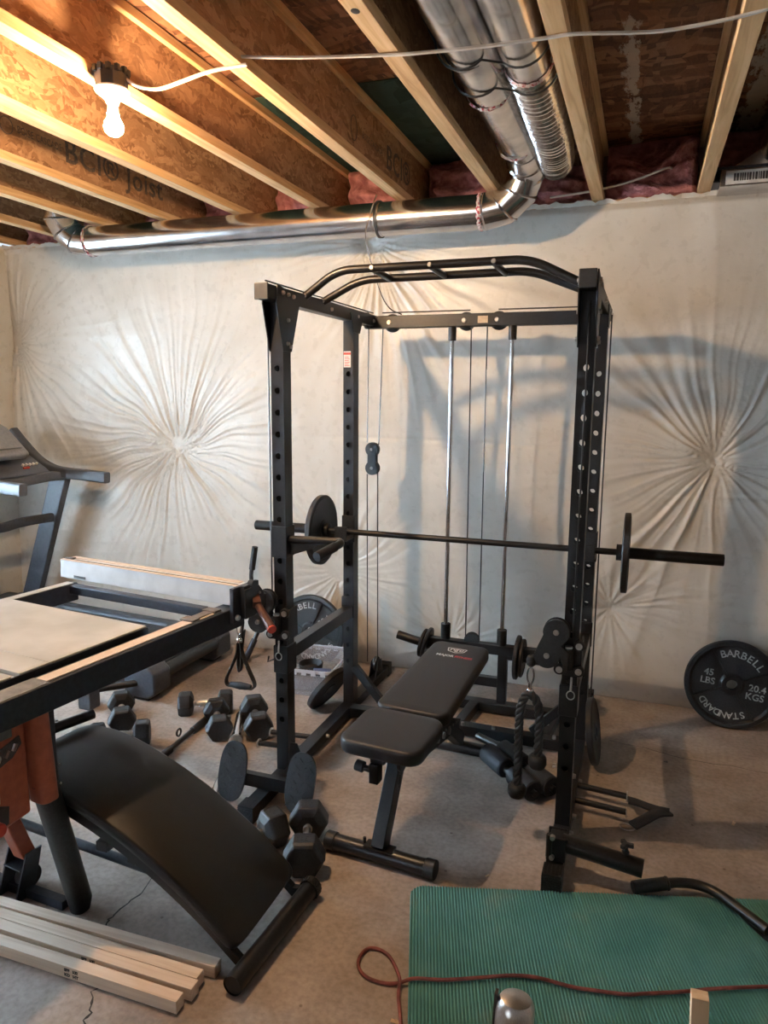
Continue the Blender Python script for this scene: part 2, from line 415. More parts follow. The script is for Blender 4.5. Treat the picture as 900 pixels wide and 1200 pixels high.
def ob_from1(name, bm, mat, parent=None, smooth=True, bevel=0.0, ang=35, mods=()):
    for f in bm.faces: f.smooth = smooth
    bmesh.ops.recalc_face_normals(bm, faces=bm.faces[:])
    me = bpy.data.meshes.new(name); bm.to_mesh(me); bm.free()
    o = bpy.data.objects.new(name, me); COL.objects.link(o)
    for mm in (mat if isinstance(mat, (list, tuple)) else [mat]): me.materials.append(mm)
    if parent is not None:
        o.parent = parent
        off = ORG.get(parent.name)
        if off is not None:
            me.transform(Matrix.Translation(-off)); ORG[o.name] = off
    if smooth:
        try: me.set_sharp_from_angle(angle=math.radians(ang))
        except Exception: pass
    if bevel > 0:
        b = o.modifiers.new('bevel', 'BEVEL'); b.width = bevel; b.segments = 2; b.limit_method = 'ANGLE'; b.angle_limit = math.radians(40); b.harden_normals = True
    return o

def NB(): return bmesh.new()

def thing(name, label, cat, loc=(0, 0, 0), rz=0, group=None, world=False):
    o = bpy.data.objects.new(name, None); COL.objects.link(o); o.empty_display_size = .05
    o.location = loc; o.rotation_euler = (0, 0, rz)
    o['label'] = label; o['category'] = cat
    if group: o['group'] = group
    if world: ORG[o.name] = V(loc)
    return o

def tag(o, label, cat, group=None, kind=None):
    o['label'] = label; o['category'] = cat
    if group: o['group'] = group
    if kind: o['kind'] = kind
    return o

def solo(name, bm, mat, label, cat, loc, group=None, **kw):
    """a thing that is one mesh; bm in world coordinates, origin moved to loc"""
    o = ob_from(name, bm, mat, None, **kw)
    o.data.transform(Matrix.Translation(-V(loc))); o.location = loc
    return tag(o, label, cat, group)

def struct(name, bm, mat, **kw):
    o = ob_from(name, bm, mat, None, **kw); o['kind'] = 'structure'; return o

def copy_tree(root, loc, rz, label, group=None, rot=None):
    r = root.copy(); COL.objects.link(r); r.location = loc
    r.rotation_euler = rot if rot is not None else (0, 0, rz)
    r['label'] = label
    if group: r['group'] = group
    for ch in list(root.children):
        c = ch.copy(); COL.objects.link(c); c.parent = r
        for g in list(ch.children):
            d = g.copy(); COL.objects.link(d); d.parent = c
    return r

# ------------------------------------------------------------------ camera
yaw, pit, rol = [math.radians(a) for a in (19.53142, 9.18899, 0.48934)]
F = V((-math.sin(yaw) * math.cos(pit), math.cos(yaw) * math.cos(pit), -math.sin(pit)))
rt = V((math.cos(yaw), math.sin(yaw), 0)); up = rt.cross(F)
R_ = rt * math.cos(rol) + up * math.sin(rol); U_ = -rt * math.sin(rol) + up * math.cos(rol)
cam = bpy.data.cameras.new('camera'); co = bpy.data.objects.new('camera', cam); COL.objects.link(co)
mw = Matrix((R_, U_, -F)).transposed().to_4x4(); mw.translation = V((0, 0, 1.665)); co.matrix_world = mw
cam.sensor_fit = 'VERTICAL'; cam.sensor_height = 36.0; cam.lens = 850.5 / 1200 * 36; cam.clip_start = .02
SC.camera = co

# ------------------------------------------------------------------ room
ZT = 2.652; ZS = 2.954; YW = 4.035; XL = -4.25; XR = 3.2; YB = -3.6
bm = NB(); bx(bm, XL - .3, XR + .3, YB - .3, YW + .4, -.2, 0)
struct('floor', bm, M['concrete'], smooth=False)
# floor cracks: thin flat strips, dark in colour, laid on the floor
def crack(pts, w=.004):
    bm = NB(); P = [V((p[0], p[1], .0012)) for p in pts]
    fine = []
    for a, b in zip(P, P[1:]):
        for k in range(5):
            q = a.lerp(b, k / 5); fine.append(q + V((random.uniform(-.008, .008), random.uniform(-.008, .008), 0)))
    fine.append(P[-1])
    prev = None
    for i, p in enumerate(fine):
        t = (fine[min(i + 1, len(fine) - 1)] - fine[max(i - 1, 0)]).normalized(); s = V((-t.y, t.x, 0)) * w * random.uniform(.3, 1.1)
        cur = (bm.verts.new(p + s), bm.verts.new(p - s))
        if prev: bm.faces.new((prev[0], cur[0], cur[1], prev[1]))
        prev = cur
    return bm
CR = noise_mat('crack_dark', (.02, .018, .016), (.05, .045, .04), 60, .9, 0, 0)
for i, pts in enumerate([[(-1.53, 1.98), (-1.49, 1.82), (-1.52, 1.70), (-1.50, 1.64)],
                         [(-1.33, 1.49), (-1.36, 1.42), (-1.32, 1.36), (-1.30, 1.30)],
                         [(-1.73, 2.62), (-1.62, 2.72), (-1.5, 2.78), (-1.38, 2.93)],
                         [(-.06, 3.52), (.3, 3.45), (.75, 3.44), (1.3, 3.4)]]):
    o = struct('trim_%d' % (20 + i), crack(pts, .0045 if i < 2 else .0018), CR, smooth=False)

def fbm(x, z, seed, octs=4, base=1.0):
    r = np.random.default_rng(seed); out = np.zeros_like(x); amp = 1.0; f = base
    for o_ in range(octs):
        for _ in range(4):
            a = r.uniform(0, 2 * np.pi); ph = r.uniform(0, 6.28)
            out += amp * .5 * np.sin(f * (x * np.cos(a) + z * np.sin(a)) + ph)
        amp *= .55; f *= 1.9
    return out

def blanket(name, x0, x1, z0, z1, pins, mapf, step=.0075, seams=()):
    nx = int((x1 - x0) / step) + 1; nz = int((z1 - z0) / step) + 1
    X, Z = np.meshgrid(np.linspace(x0, x1, nx), np.linspace(z0, z1, nz))
    h = .012 * fbm(X, Z, 3, 3, 2.2)
    near = np.full_like(X, 9.0)
    Xw = X + .02 * fbm(X, Z, 11, 3, 5); Zw = Z + .02 * fbm(X, Z, 12, 3, 5)
    for i, (px, pz, A, rad, lo, hi) in enumerate(pins):
        dx, dz = Xw - px, Zw - pz
        r = np.hypot(X - px, Z - pz) + 1e-4; th = np.arctan2(dz, dx)
        near = np.minimum(near, r)
        g = np.random.default_rng(100 + i); f = np.zeros_like(X)
        for k in np.sort(g.integers(int(lo * 1.3), int(hi * 2.0), 18)):
            ph = g.uniform(0, 6.28); e_ = np.clip(.35 + .9 * np.sin(2 * th + g.uniform(0, 6.28)), 0, 1.2)
            f += g.uniform(.5, 1) * (.55 - np.abs(np.sin(k * th / 2 + ph)) ** .7) * 1.5 * np.clip(2 * np.pi * r / (k * .013), 0, 1) * np.exp(-r / (rad * (1.9 - .8 * k / hi))) * e_
        # angular envelope so folds come in bundles
        w = np.clip(r / .03, 0, 1)
        h += A * 1.35 * f * w
    h += .05 * (1 - np.exp(-near / .28)) - .05 * np.exp(-near / .05) * .5
    for sz, amp in ((1.385, .0035), (1.165, .005)):      # horizontal creases, shaped in place of shadow lines on the wall
        h -= amp * np.exp(-((Z - sz + .02 * fbm(X, Z * 0, 40, 2, 1.3)) / .010) ** 2) * np.clip(.4 + fbm(X, Z * 0, int(sz * 100), 2, 1.7), 0, 1)
    # loose sideways folds low on the sheet
    lowf = np.exp(-((Z - .45) / .38) ** 2)
    ph_ = Z + .10 * np.sin(1.3 * X + .7) + .05 * fbm(X, Z, 51, 3, 2.2)
    h += .004 * lowf * (.5 - np.abs(np.sin(31 * ph_ + 1.5 * np.sin(9 * ph_))) ** .6) * np.clip(.5 + fbm(X, Z, 61, 2, 2.5), 0, 1.3)
    for sx in seams: h += .006 * np.tanh((X - sx - .025 * np.sin(Z * 3)) / .04) * np.clip((Z - .9) / .5, .2, 1)
    h = np.where(Z < .12, h * np.clip(Z / .12, 0, 1) ** .7, h)
    h = np.where(Z > z1 - .05, h * np.clip((z1 - Z) / .05, .15, 1), h)
    co = mapf(X.ravel(), Z.ravel(), h.ravel())
    idx = (np.arange(nz - 1)[:, None] * nx + np.arange(nx - 1)[None, :]).ravel()
    q = np.stack([idx, idx + 1, idx + nx + 1, idx + nx], 1)
    me = bpy.data.meshes.new(name); me.vertices.add(len(co)); me.vertices.foreach_set('co', co.ravel().astype(np.float32))
    me.loops.add(q.size); me.loops.foreach_set('vertex_index', q.ravel().astype(np.int32))
    me.polygons.add(len(q)); me.polygons.foreach_set('loop_start', (np.arange(len(q)) * 4).astype(np.int32)); me.polygons.foreach_set('loop_total', np.full(len(q), 4, np.int32))
    me.update(calc_edges=True); me.validate()
    me.polygons.foreach_set('use_smooth', np.ones(len(q), bool))
    me.materials.append(M['blanket'])
    o = bpy.data.objects.new(name, me); COL.objects.link(o); o['kind'] = 'structure'
    return o
pins = [(-2.90, 1.346, .0058, .55, 14, 62), (.352, 1.356, .0050, .50, 10, 44), (-1.53, 2.50, .0055, .45, 12, 50), (-1.76, .60, .0048, .34, 14, 50),
        (-4.22, 2.02, .0055, .5, 10, 40), (1.9, 2.2, .005, .5, 12, 50), (2.4, .9, .005, .5, 12, 50), (-1.02, .24, .004, .22, 12, 36), (-.1, .5, .003, .35, 8, 26)]
blanket('wall_back', XL, XR, 0.0, 2.648, pins, lambda x, z, h: np.stack([x, YW - np.maximum(h, -.02) + .03, z], 1), seams=(.17,))
WY0, WY1, WZ0, WZ1 = .7, 3.15, .65, 2.05      # window opening in the left wall, out of frame
def leftmap(x, z, h): return np.stack([XL + np.maximum(h, -.02) - .03, x, z], 1)
bm = NB()
for (a, b_, c, d) in ((YB, WY0, 0, ZT), (WY1, YW + .1, 0, ZT), (WY0, WY1, 0, WZ0), (WY0, WY1, WZ1, ZT)): bx(bm, XL - .15, XL, a, b_, c, d)
struct('wall_left', bm, M['blanket'], smooth=False)
blanket('wall_left_cover', 3.3, YW + .02, 0, 2.648, [(3.75, .7, .006, .4, 10, 40)], leftmap, step=.02)
bm = NB()
for (y0, y1, z0, z1) in ((WY0, WY1, WZ0, WZ0 + .06), (WY0, WY1, WZ1 - .06, WZ1), (WY0, WY0 + .06, WZ0, WZ1), (WY1 - .06, WY1, WZ0, WZ1), (1.57, 1.63, WZ0, WZ1)): bx(bm, XL - .12, XL - .04, y0, y1, z0, z1)
w = struct('window_1', bm, M['white'], smooth=False)
bm = NB(); bx(bm, XL - .09, XL - .084, WY0, WY1, WZ0, WZ1); g = ob_from('pane', bm, M['glass'], w, smooth=False)
bm = NB(); bx(bm, XR, XR + .15, YB, YW + .1, 0, ZT); struct('wall_right', bm, M['blanket'], smooth=False)
# rear wall behind the camera, with an unseen window added for fill light
RX0, RX1, RZ0, RZ1 = -3.9, -2.1, .9, 2.2
bm = NB()
for (a, b_, c, d) in ((XL, RX0, 0, ZT), (RX1, XR, 0, ZT), (RX0, RX1, 0, RZ0), (RX0, RX1, RZ1, ZT)): bx(bm, a, b_, YB - .15, YB, c, d)
struct('wall_rear', bm, M['blanket'], smooth=False)
bm = NB()
for (a, b_, c, d) in ((RX0, RX1, RZ0, RZ0 + .06), (RX0, RX1, RZ1 - .06, RZ1), (RX0, RX0 + .06, RZ0, RZ1), (RX1 - .06, RX1, RZ0, RZ1), (-3.03, -2.97, RZ0, RZ1)): bx(bm, a, b_, YB - .12, YB - .04, c, d)
w = struct('fill_window_2', bm, M['white'], smooth=False)
bm = NB(); bx(bm, RX0, RX1, YB - .09, YB - .084, RZ0, RZ1); ob_from('pane', bm, M['glass'], w, smooth=False)

# subfloor
bm = NB(); bx(bm, XL - .3, XR + .3, YB - .3, YW + .45, ZS, ZS + .02); struct('ceiling', bm, M['sub'], smooth=False)
bm = NB()
bx(bm, -2.2, -.73, 3.06, YW + .2, ZS - .004, ZS - .0005)
bx(bm, -4.2, -2.7, 2.2, YW + .2, ZS - .004, ZS - .0005); struct('trim_1', bm, M['subg'], smooth=False)
# sill plate and rim board on top of the foundation wall
bm = NB(); bx(bm, XL, XR, YW + .02, YW + .16, ZT - .02, ZT); struct('trim_2', bm, M['flange'], smooth=False)
bm = NB(); bx(bm, XL, XR, YW + .24, YW + .27, ZT - .3, ZS); struct('trim_3', bm, M['sub'], smooth=False)
# torn fleecy top edge of the blanket
bm = NB(); n = 420; prev = None
for i in range(n):
    x = XL + (XR - XL) * i / (n - 1); z = 2.646 + .010 * math.sin(i * .9) * random.random() + random.uniform(0, .008)
    cur = [bm.verts.new((x, YW + .035 - .008, 2.625)), bm.verts.new((x, YW + .0 + random.uniform(-.008, .008), z)), bm.verts.new((x, YW + .07, z - .006))]
    if prev:
        for k in range(2): bm.faces.new((prev[k], cur[k], cur[k + 1], prev[k + 1]))
    prev = cur
struct('trim_4', bm, M['blanket'])

# ------------------------------------------------------------------ joists
JX = [(-4.16, 'joist furthest left, running into the corner above the treadmill'),
      (-3.666, 'joist whose end sits over the left elbow of the long duct'),
      (-3.178, 'joist directly left of the one printed with faded lettering'),
      (-2.724, 'joist printed with faded grey lettering on its brown web'),
      (-2.238, 'joist just left of the one that carries the lit bulb'),
      (-1.765, 'joist with the lit bulb fixture beside it'),
      (-1.275, 'joist right of the bulb where the white cable crosses its lower edge'),
      (-.798, 'joist with a round knot in its pale flange, left of the two ducts'),
      (-.321, 'joist directly right of the ribbed flexible duct'),
      (.176, 'joist at the upper right edge of the photo with a pale chamfered flange'),
      (.664, 'joist above the metal boot at the right edge of the photo')]
for i, (x, lab) in enumerate(JX):
    t = thing('ceiling_joist', 'Wooden ' + lab, 'joist', (x + .03, 0, ZT), world=True, group=None)
    bm = NB(); bx(bm, x, x + .058, YB, YW + .2, ZT, ZT + .038); ob_from('bottom_flange', bm, M['flange'], t, smooth=False, bevel=.002)
    bm = NB(); bx(bm, x, x + .058, YB, YW + .2, ZS - .038, ZS - .0045 if False else ZS - .005); ob_from('top_flange', bm, M['flange'], t, smooth=False, bevel=.002)
    bm = NB(); bx(bm, x + .0235, x + .0345, YB, YW + .2, ZT + .038, ZS - .038); wb = ob_from('web', bm, M['web'], t, smooth=False)
    if abs(x + 2.724) < .01:
        bm = NB(); xx = x + .0352
        Mx = Matrix(((0, 0, 1, xx), (1, 0, 0, 3.345), (0, 1, 0, ZT + .150), (0, 0, 0, 1)))
        text_bm(bm, 'BCI\u00ae Joist', .155, Mx, .0002, 1.1, bold=.002, width=.75)
        ob_from('printed_wording', bm, M['inkfaint'], t, smooth=False); bm = NB()
        Mx = Matrix(((0, 0, 1, xx), (1, 0, 0, 2.82), (0, 1, 0, ZT + .155), (0, 0, 0, 1)))
        text_bm(bm, 'BOISE CASCADE', .045, Mx, .0002, 1.1, width=.26)
        ob_from('printed_wording', bm, M['inkfaint'], t, smooth=False); bm = NB()
        tube(bm, [(xx, 2.63 + .035 * math.cos(a), ZT + .155 + .035 * math.sin(a)) for a in np.linspace(0, 2 * PI, 24, endpoint=False)], .002, 6, closed=True)
        ob_from('printed_emblem', bm, M['inkfaint'], t, smooth=False)
    if abs(x + 1.275) < .01:
        bm = NB(); xx = x + .0352
        Mx = Matrix(((0, 0, 1, xx), (1, 0, 0, 3.67), (0, 1, 0, ZT + .135), (0, 0, 0, 1)))
        text_bm(bm, 'BCI\u00ae', .15, Mx, .0002, 1.1, width=.36, bold=.002)
        ob_from('printed_wording', bm, M['inkfaint'], t, smooth=False); bm = NB()
        Mx = Matrix(((0, 0, 1, xx), (1, 0, 0, 3.30), (0, 1, 0, ZT + .135), (0, 0, 0, 1)))
        text_bm(bm, 'BOISE CASCADE', .04, Mx, .0002, 1.1, width=.26)
        ob_from('printed_wording', bm, M['inkfaint'], t, smooth=False); bm = NB()
        tube(bm, [(xx, 3.07 + .035 * math.cos(a), ZT + .132 + .05 * math.sin(a)) for a in np.linspace(0, 2 * PI, 24, endpoint=False)], .002, 6, closed=True)
        ob_from('printed_emblem', bm, M['inkfaint'], t, smooth=False)
    if abs(x + .798) < .01:
        bm = NB(); sphere(bm, (x + .022, 1.93, ZT), .012, 12, (1, 1.3, .12)); ob_from('knot', bm, M['ink'], t)
# faint wording printed on the subfloor
bm = NB(); text_bm(bm, 'WEYERHAEUSER', .035, Matrix(((1, 0, 0, .07), (0, 1, 0, 3.22), (0, 0, -1, ZS - .001), (0, 0, 0, 1))) @ Matrix.Diagonal((1, -1, 1, 1)), .0002)
bm.free()
# insulation batts in each bay
names = ['in the bay by the left corner', 'in the bay over the left elbow of the duct', 'in the bay left of the lettered joist', 'in the bay right of the lettered joist',
         'in the bay left of the bulb joist', 'in the bay right of the bulb joist', 'in the bay beside the dark green panel', 'behind the ribbed flexible duct', 'slumped in the wide bay right of the flexible duct', 'in the bay at the right edge above the metal boot']
for i in range(10):
    xa, xb = JX[i][0] + .06, JX[i + 1][0] - .002
    bm = NB(); nx, nz = 26, 20; vs = []
    top = .302 if i != 8 else None
    for j in range(nz):
        row = []
        for k in range(nx):
            u, v = k / (nx - 1), j / (nz - 1)
            hh = .285 if i != 8 else (.15 + .12 * u + .05 * math.sin(u * 7 + 1))
            if i == 7: hh = .2
            x = xa + (xb - xa) * u; z = ZT + .0 + hh * v
            bul = (math.sin(PI * u) ** .4) * (math.sin(PI * min(1, v * .9 + .08)) ** .5)
            y = YW + .12 - .09 * bul - .03 * math.sin(9 * u + 3 * v + i * 2) * bul - .018 * math.sin(17 * v + 5 * u + i) - random.uniform(0, .010) - (.05 * (1 - v) if i == 8 else 0)
            row.append(bm.verts.new((x, y, z)))
        vs.append(row)
    for j in range(nz - 1):
        for k in range(nx - 1): bm.faces.new((vs[j][k], vs[j][k + 1], vs[j + 1][k + 1], vs[j + 1][k]))
    # back
    b0 = [bm.verts.new((xa, YW + .2, ZT)), bm.verts.new((xb, YW + .2, ZT)), bm.verts.new((xb, YW + .2, ZT + hh)), bm.verts.new((xa, YW + .2, ZT + hh))]
    bm.faces.new(b0); bm.faces.new([vs[-1][k] for k in range(nx)] + [b0[2], b0[3]]); bm.faces.new([vs[0][k] for k in range(nx)] + [b0[1], b0[0]])
    bm.faces.new([vs[j][0] for j in range(nz)] + [b0[3], b0[0]]); bm.faces.new([vs[j][-1] for j in range(nz)] + [b0[2], b0[1]])
    solo('insulation_batt', bm, M['fibre'], 'Pink fibreglass insulation ' + names[i], 'insulation', ((xa + xb) / 2, YW + .1, ZT), ang=80)
# ------------------------------------------------------------------ ducts
DY, DZ, DR = 3.68, 2.552, .082
t = thing('round_duct', 'Long shiny galvanised round duct running along the top of the white wall', 'duct', (-2.0, DY, DZ), world=True)
bm = NB()
prof = []
L = 2.42
x = 0
cyl(bm, (-3.17, DY, DZ), (-.80, DY, DZ), DR, seg=40, caps=False)
for xx in (-3.17, -1.34, -.80): lathe(bm, [(-.012, DR), (-.006, DR + .005), (.006, DR + .005), (.012, DR)], (xx, DY, DZ), (xx + 1, DY, DZ), 40)
ob_from('straight_run', bm, M['galv'], t, ang=60)
def gored(bm, pts, r, seam=True):
    for a, b in zip(pts, pts[1:]): pass
    tube(bm, pts, r, 32)
    for p, q in zip(pts[:-1], pts[1:]):
        lathe(bm, [(-.006, r), (0, r + .007), (.006, r)], p, q, 32)
bm = NB(); gored(bm, [(-3.17, DY, DZ), (-3.26, DY - .005, DZ + .01), (-3.325, DY - .02, DZ + .06), (-3.36, DY - .04, DZ + .13), (-3.36, DY - .05, DZ + .2)], DR + .004)
ob_from('elbow', bm, M['galv'], t, ang=40)
bm = NB(); gored(bm, [(-.80, DY, DZ), (-.70, DY, DZ + .015), (-.625, DY - .02, DZ + .075), (-.59, DY - .05, DZ + .15), (-.585, DY - .13, DZ + .19), (-.585, DY - .25, DZ + .205)], DR + .004)
ob_from('elbow', bm, M['galv'], t, ang=40)
def sealant(p, d, R, a0=0, a1=2 * PI):
    # a ragged smear of duct sealant wrapped round a joint
    bm = NB(); p = V(p); q = V(d).to_track_quat('Z', 'Y'); n = 60; rows = []
    for i in range(n + 1):
        a = a0 + (a1 - a0) * i / n; w = .006 + .007 * abs(math.sin(a * 7.3)) + random.uniform(0, .004)
        rows.append([bm.verts.new(p + q @ V((math.cos(a) * r, math.sin(a) * r, z))) for z, r in ((-w, R), (-w * .4, R + random.uniform(.003, .007)), (w * .4, R + random.uniform(.003, .007)), (w, R))])
    for A, B in zip(rows, rows[1:]):
        for k in range(3): bm.faces.new((A[k], A[k + 1], B[k + 1], B[k]))
    return bm
M['seal'] = noise_mat('red_sealant', (.34, .03, .05), (.62, .55, .52), 70, .4, .3, .4, .003, lo=.42, hi=.5)
for xx in (-3.17, -.81): ob_from('red_sealant', sealant((xx, DY, DZ), (1, 0, 0), DR + .001), M['seal'], t)
bm = NB(); lathe(bm, [(-.007, DR + .006), (-.007, DR + .009), (.007, DR + .009), (.007, DR + .006)], (-1.34, DY, DZ), (0, DY, DZ), 40); ob_from('black_strap', bm, M['cableb'], t)
# upper smooth duct
t = thing('supply_duct', 'Smooth galvanised duct between joists, left of the ribbed one', 'duct', (-.6, 2, 2.757), world=True)
bm = NB(); cyl(bm, (-.607, YB + .2, 2.757), (-.585, DY - .25, 2.757), DR, seg=40, caps=True)
for yy in (2.42, 2.75, 3.32): lathe(bm, [(-.012, DR), (-.004, DR + .005), (.004, DR + .005), (.012, DR)], (-.598, yy, 2.757), (-.598, yy + 1, 2.757), 40)
ob_from('pipe', bm, M['galv'], t, ang=60)
for yy in (2.75, 3.34): ob_from('red_sealant', sealant((-.595, yy, 2.757), (0, 1, 0), DR + .001), M['seal'], t)
# flexible duct
FR = .078
t = thing('flexible_duct', 'Ribbed silver flexible duct hanging between the joists', 'duct', (-.42, 2, 2.75), world=True)
bm = NB(); cyl(bm, (-.425, YB + .2, 2.757), (-.43, 2.62, 2.757), FR, seg=36)
ob_from('smooth_section', bm, M['galv'], t, ang=60)
ob_from('red_sealant', sealant((-.43, 2.60, 2.757), (0, 1, 0), FR + .002), M['seal'], t)
bm = NB(); pts = []; rs = []
path = smooth_path([(-.43, 2.60, 2.757), (-.432, 2.85, 2.75), (-.435, 3.1, 2.745), (-.44, 3.35, 2.745), (-.455, 3.55, 2.745), (-.47, 3.70, 2.76), (-.475, 3.80, 2.80)], 28)
for i, p in enumerate(path):
    pts.append(p); rs.append(FR + (.006 if i % 4 < 2 else -.003) + random.uniform(-.0015, .0015))
tube(bm, pts, rs, 32); ob_from('ribbed_section', bm, M['foil'], t, ang=30)
# black straps tying both ducts
for k, yy in enumerate((2.38, 2.60)):
    bm = NB(); pts = [(-.74, yy, 2.85)]
    for a in np.linspace(PI, 1.72 * PI, 10): pts.append((-.6 + (DR + .008) * math.cos(a), yy + .01, 2.757 + (DR + .008) * math.sin(a)))
    for a in np.linspace(1.28 * PI, 2 * PI, 10): pts.append((-.425 + (FR + .013) * math.cos(a), yy + .05, 2.757 + (FR + .013) * math.sin(a)))
    pts.append((-.33, yy + .08, 2.86)); tube(bm, pts, .004, 8)
    solo('hanger_strap', bm, M['cableb'], ['Black strap looped under both ducts, nearer the camera', 'Black strap looped under both ducts just before the ribbing starts'][k], 'strap', (-.5, yy, 2.66))
# metal boot box with barcode sticker at the right edge
t = thing('register_boot', 'Metal duct boot box with a barcode sticker, upper right corner', 'duct boot', (.42, 3.9, 2.66), world=True)
bm = NB(); bx(bm, .262, .62, 3.86, YW + .06, 2.625, 2.70); ob_from('box_body', bm, M['galv'], t, smooth=False, bevel=.003)
bm = NB(); bx(bm, .235, .64, 3.85, YW + .07, 2.70, 2.708); bx(bm, .235, .28, 3.9, 4.05, 2.655, 2.662); ob_from('mounting_rail', bm, M['sawblue'], t, smooth=False)
bm = NB(); prism(bm, [(.30, 3.9, 2.71), (.62, 3.9, 2.71), (.62, 3.9, 2.79), (.43, 3.9, 2.79)], (0, .14, 0)); ob_from('flared_collar', bm, M['galv'], t, smooth=False, bevel=.003)
bm = NB(); tube(bm, smooth_path([(.50, 3.95, 2.78), (.50, 3.8, 2.84), (.52, 3.4, 2.86), (.53, 2.6, 2.86), (.53, 1.5, 2.86)]), .078, 28); ob_from('feed_pipe', bm, M['galv'], t, ang=60)
bm = NB(); bx(bm, .285, .56, 3.857, 3.86, 2.632, 2.690); ls = ob_from('sticker', bm, M['paper'], t, smooth=False)
bm = NB(); x = .318
while x < .545:
    w_ = random.choice((.004, .006, .009)); bx(bm, x, x + w_, 3.855, 3.857, 2.645, 2.678); x += w_ + random.choice((.003, .005))
    if .43 < x < .436: x += .016
ob_from('barcode', bm, M['ink'], ls, smooth=False)

# ------------------------------------------------------------------ bulb fixture
BX, BY = -1.655, 2.05
t = thing('ceiling_bulb_fixture', 'Bare lit bulb in a white keyless lampholder on a dark junction box', 'light', (BX, BY, 2.64), world=True)
bm = NB(); n = 16
cyl(bm, (BX, BY, 2.612), (BX, BY, 2.668), .050, .052, 8)
for k in range(12):
    a = k * PI / 6; box(bm, (BX + .05 * math.cos(a), BY + .05 * math.sin(a), 2.664), (.014, .014, .02))
ob_from('junction_box', bm, M['darkpl'], t, smooth=False, bevel=.002)
bm = NB(); lathe(bm, [(0, 0), (0, .052), (.006, .054), (.012, .05), (.022, .036), (.034, .022), (.045, .019), (.045, 0)], (BX, BY, 2.614), (BX, BY, 2.0), 32); ob_from('lampholder', bm, M['white'], t)
bm = NB(); lathe(bm, [(0, .0), (0, .0165), (.018, .0175), (.032, .019), (.036, .0)], (BX, BY, 2.572), (BX, BY, 2.0), 24); ob_from('bulb_neck', bm, M['white'], t)
bm = NB(); lathe(bm, [(0, .016), (.010, .020), (.022, .027), (.036, .0305), (.050, .027), (.060, .017), (.065, 0)], (BX, BY, 2.537), (BX, BY, 2.0), 20); ob_from('bulb', bm, M['bulb'], t)
# electric cables stapled across the joists
bm = NB(); tube(bm, smooth_path([(BX + .04, BY + .02, 2.645), (-1.59, 2.10, 2.632), (-1.53, 2.12, 2.625), (-1.45, 2.115, 2.632), (-1.35, 2.11, 2.646), (-1.27, 2.105, 2.648), (-1.20, 2.105, 2.648)], 6), .006, 8, flat=(.012, .007))
solo('electrical_cable', bm, M['cablew'], 'Short white cable from the bulb box to the next joist', 'cable', (-1.4, 2.11, 2.646))
bm = NB(); tube(bm, smooth_path([(-1.215, 2.10, 2.67), (-1.16, 2.11, 2.665), (-1.0, 2.14, 2.655), (-.79, 2.175, 2.647), (-.70, 2.182, 2.642), (-.5, 2.20, 2.64), (-.317, 2.222, 2.647), (-.24, 2.225, 2.647), (-.05, 2.275, 2.646), (.06, 2.28, 2.647), (.18, 2.265, 2.648), (.30, 2.25, 2.66)], 6), .006, 8, flat=(.012, .007))
solo('electrical_cable', bm, M['cablew'], 'Long grey-white cable crossing under the joists and both ducts', 'cable', (-.5, 2.2, 2.64))
bm = NB(); tube(bm, smooth_path([(-.52, 3.95, 2.66), (-.3, 3.93, 2.672), (-.12, 3.92, 2.70), (.02, 3.93, 2.745), (.05, 3.99, 2.76)], 6), .0055, 8)
solo('electrical_cable', bm, M['cablew'], 'Thin white cable over the pink insulation beside the flexible duct', 'cable', (-.3, 3.94, 2.67))
bm = NB(); tube(bm, smooth_path([(-1.33, 3.60, 2.652), (-1.345, 3.585, 2.60), (-1.37, 3.583, 2.52), (-1.385, 3.59, 2.45), (-1.40, 3.7, 2.36), (-1.39, 3.85, 2.20), (-1.35, 3.88, 2.13), (-1.29, 3.9, 2.10)], 8), .0035, 8)
solo('hanging_wire', bm, M['galv'], 'Thin grey wire hanging in front of the long duct above the rack', 'wire', (-1.38, 3.59, 2.5))

# ------------------------------------------------------------------ power rack
UW, UD = .055, .066
XLr, XRr, YF, YR = -1.378, -.200, 2.64, 3.38
HR = .0125
rack = thing('power_rack', 'Tall black steel power rack with a cable lat tower, centre of the room', 'power rack', (-.79, 3.0, 0), world=True)

def hole_plate(bm, xc, zc, w, h, r, ya, yb, n=20):
    angs = sorted(set([round(2 * PI * k / n, 6) for k in range(n)] + [round(math.atan2(s1 * h, s2 * w) % (2 * PI), 6) for s1 in (1, -1) for s2 in (1, -1)]))
    rc = {}
    for y in (ya, yb):
        ci, re = [], []
        for a in angs:
            c, s = math.cos(a), math.sin(a); k = min(w / 2 / abs(c) if abs(c) > 1e-6 else 9, h / 2 / abs(s) if abs(s) > 1e-6 else 9)
            ci.append(bm.verts.new((xc + r * c, y, zc + r * s))); re.append(bm.verts.new((xc + k * c, y, zc + k * s)))
        m = len(angs); rc[y] = ci
        for i in range(m): j = (i + 1) % m; bm.faces.new((ci[i], ci[j], re[j], re[i]))
    m = len(angs)
    for i in range(m): j = (i + 1) % m; bm.faces.new((rc[ya][i], rc[ya][j], rc[yb][j], rc[yb][i]))

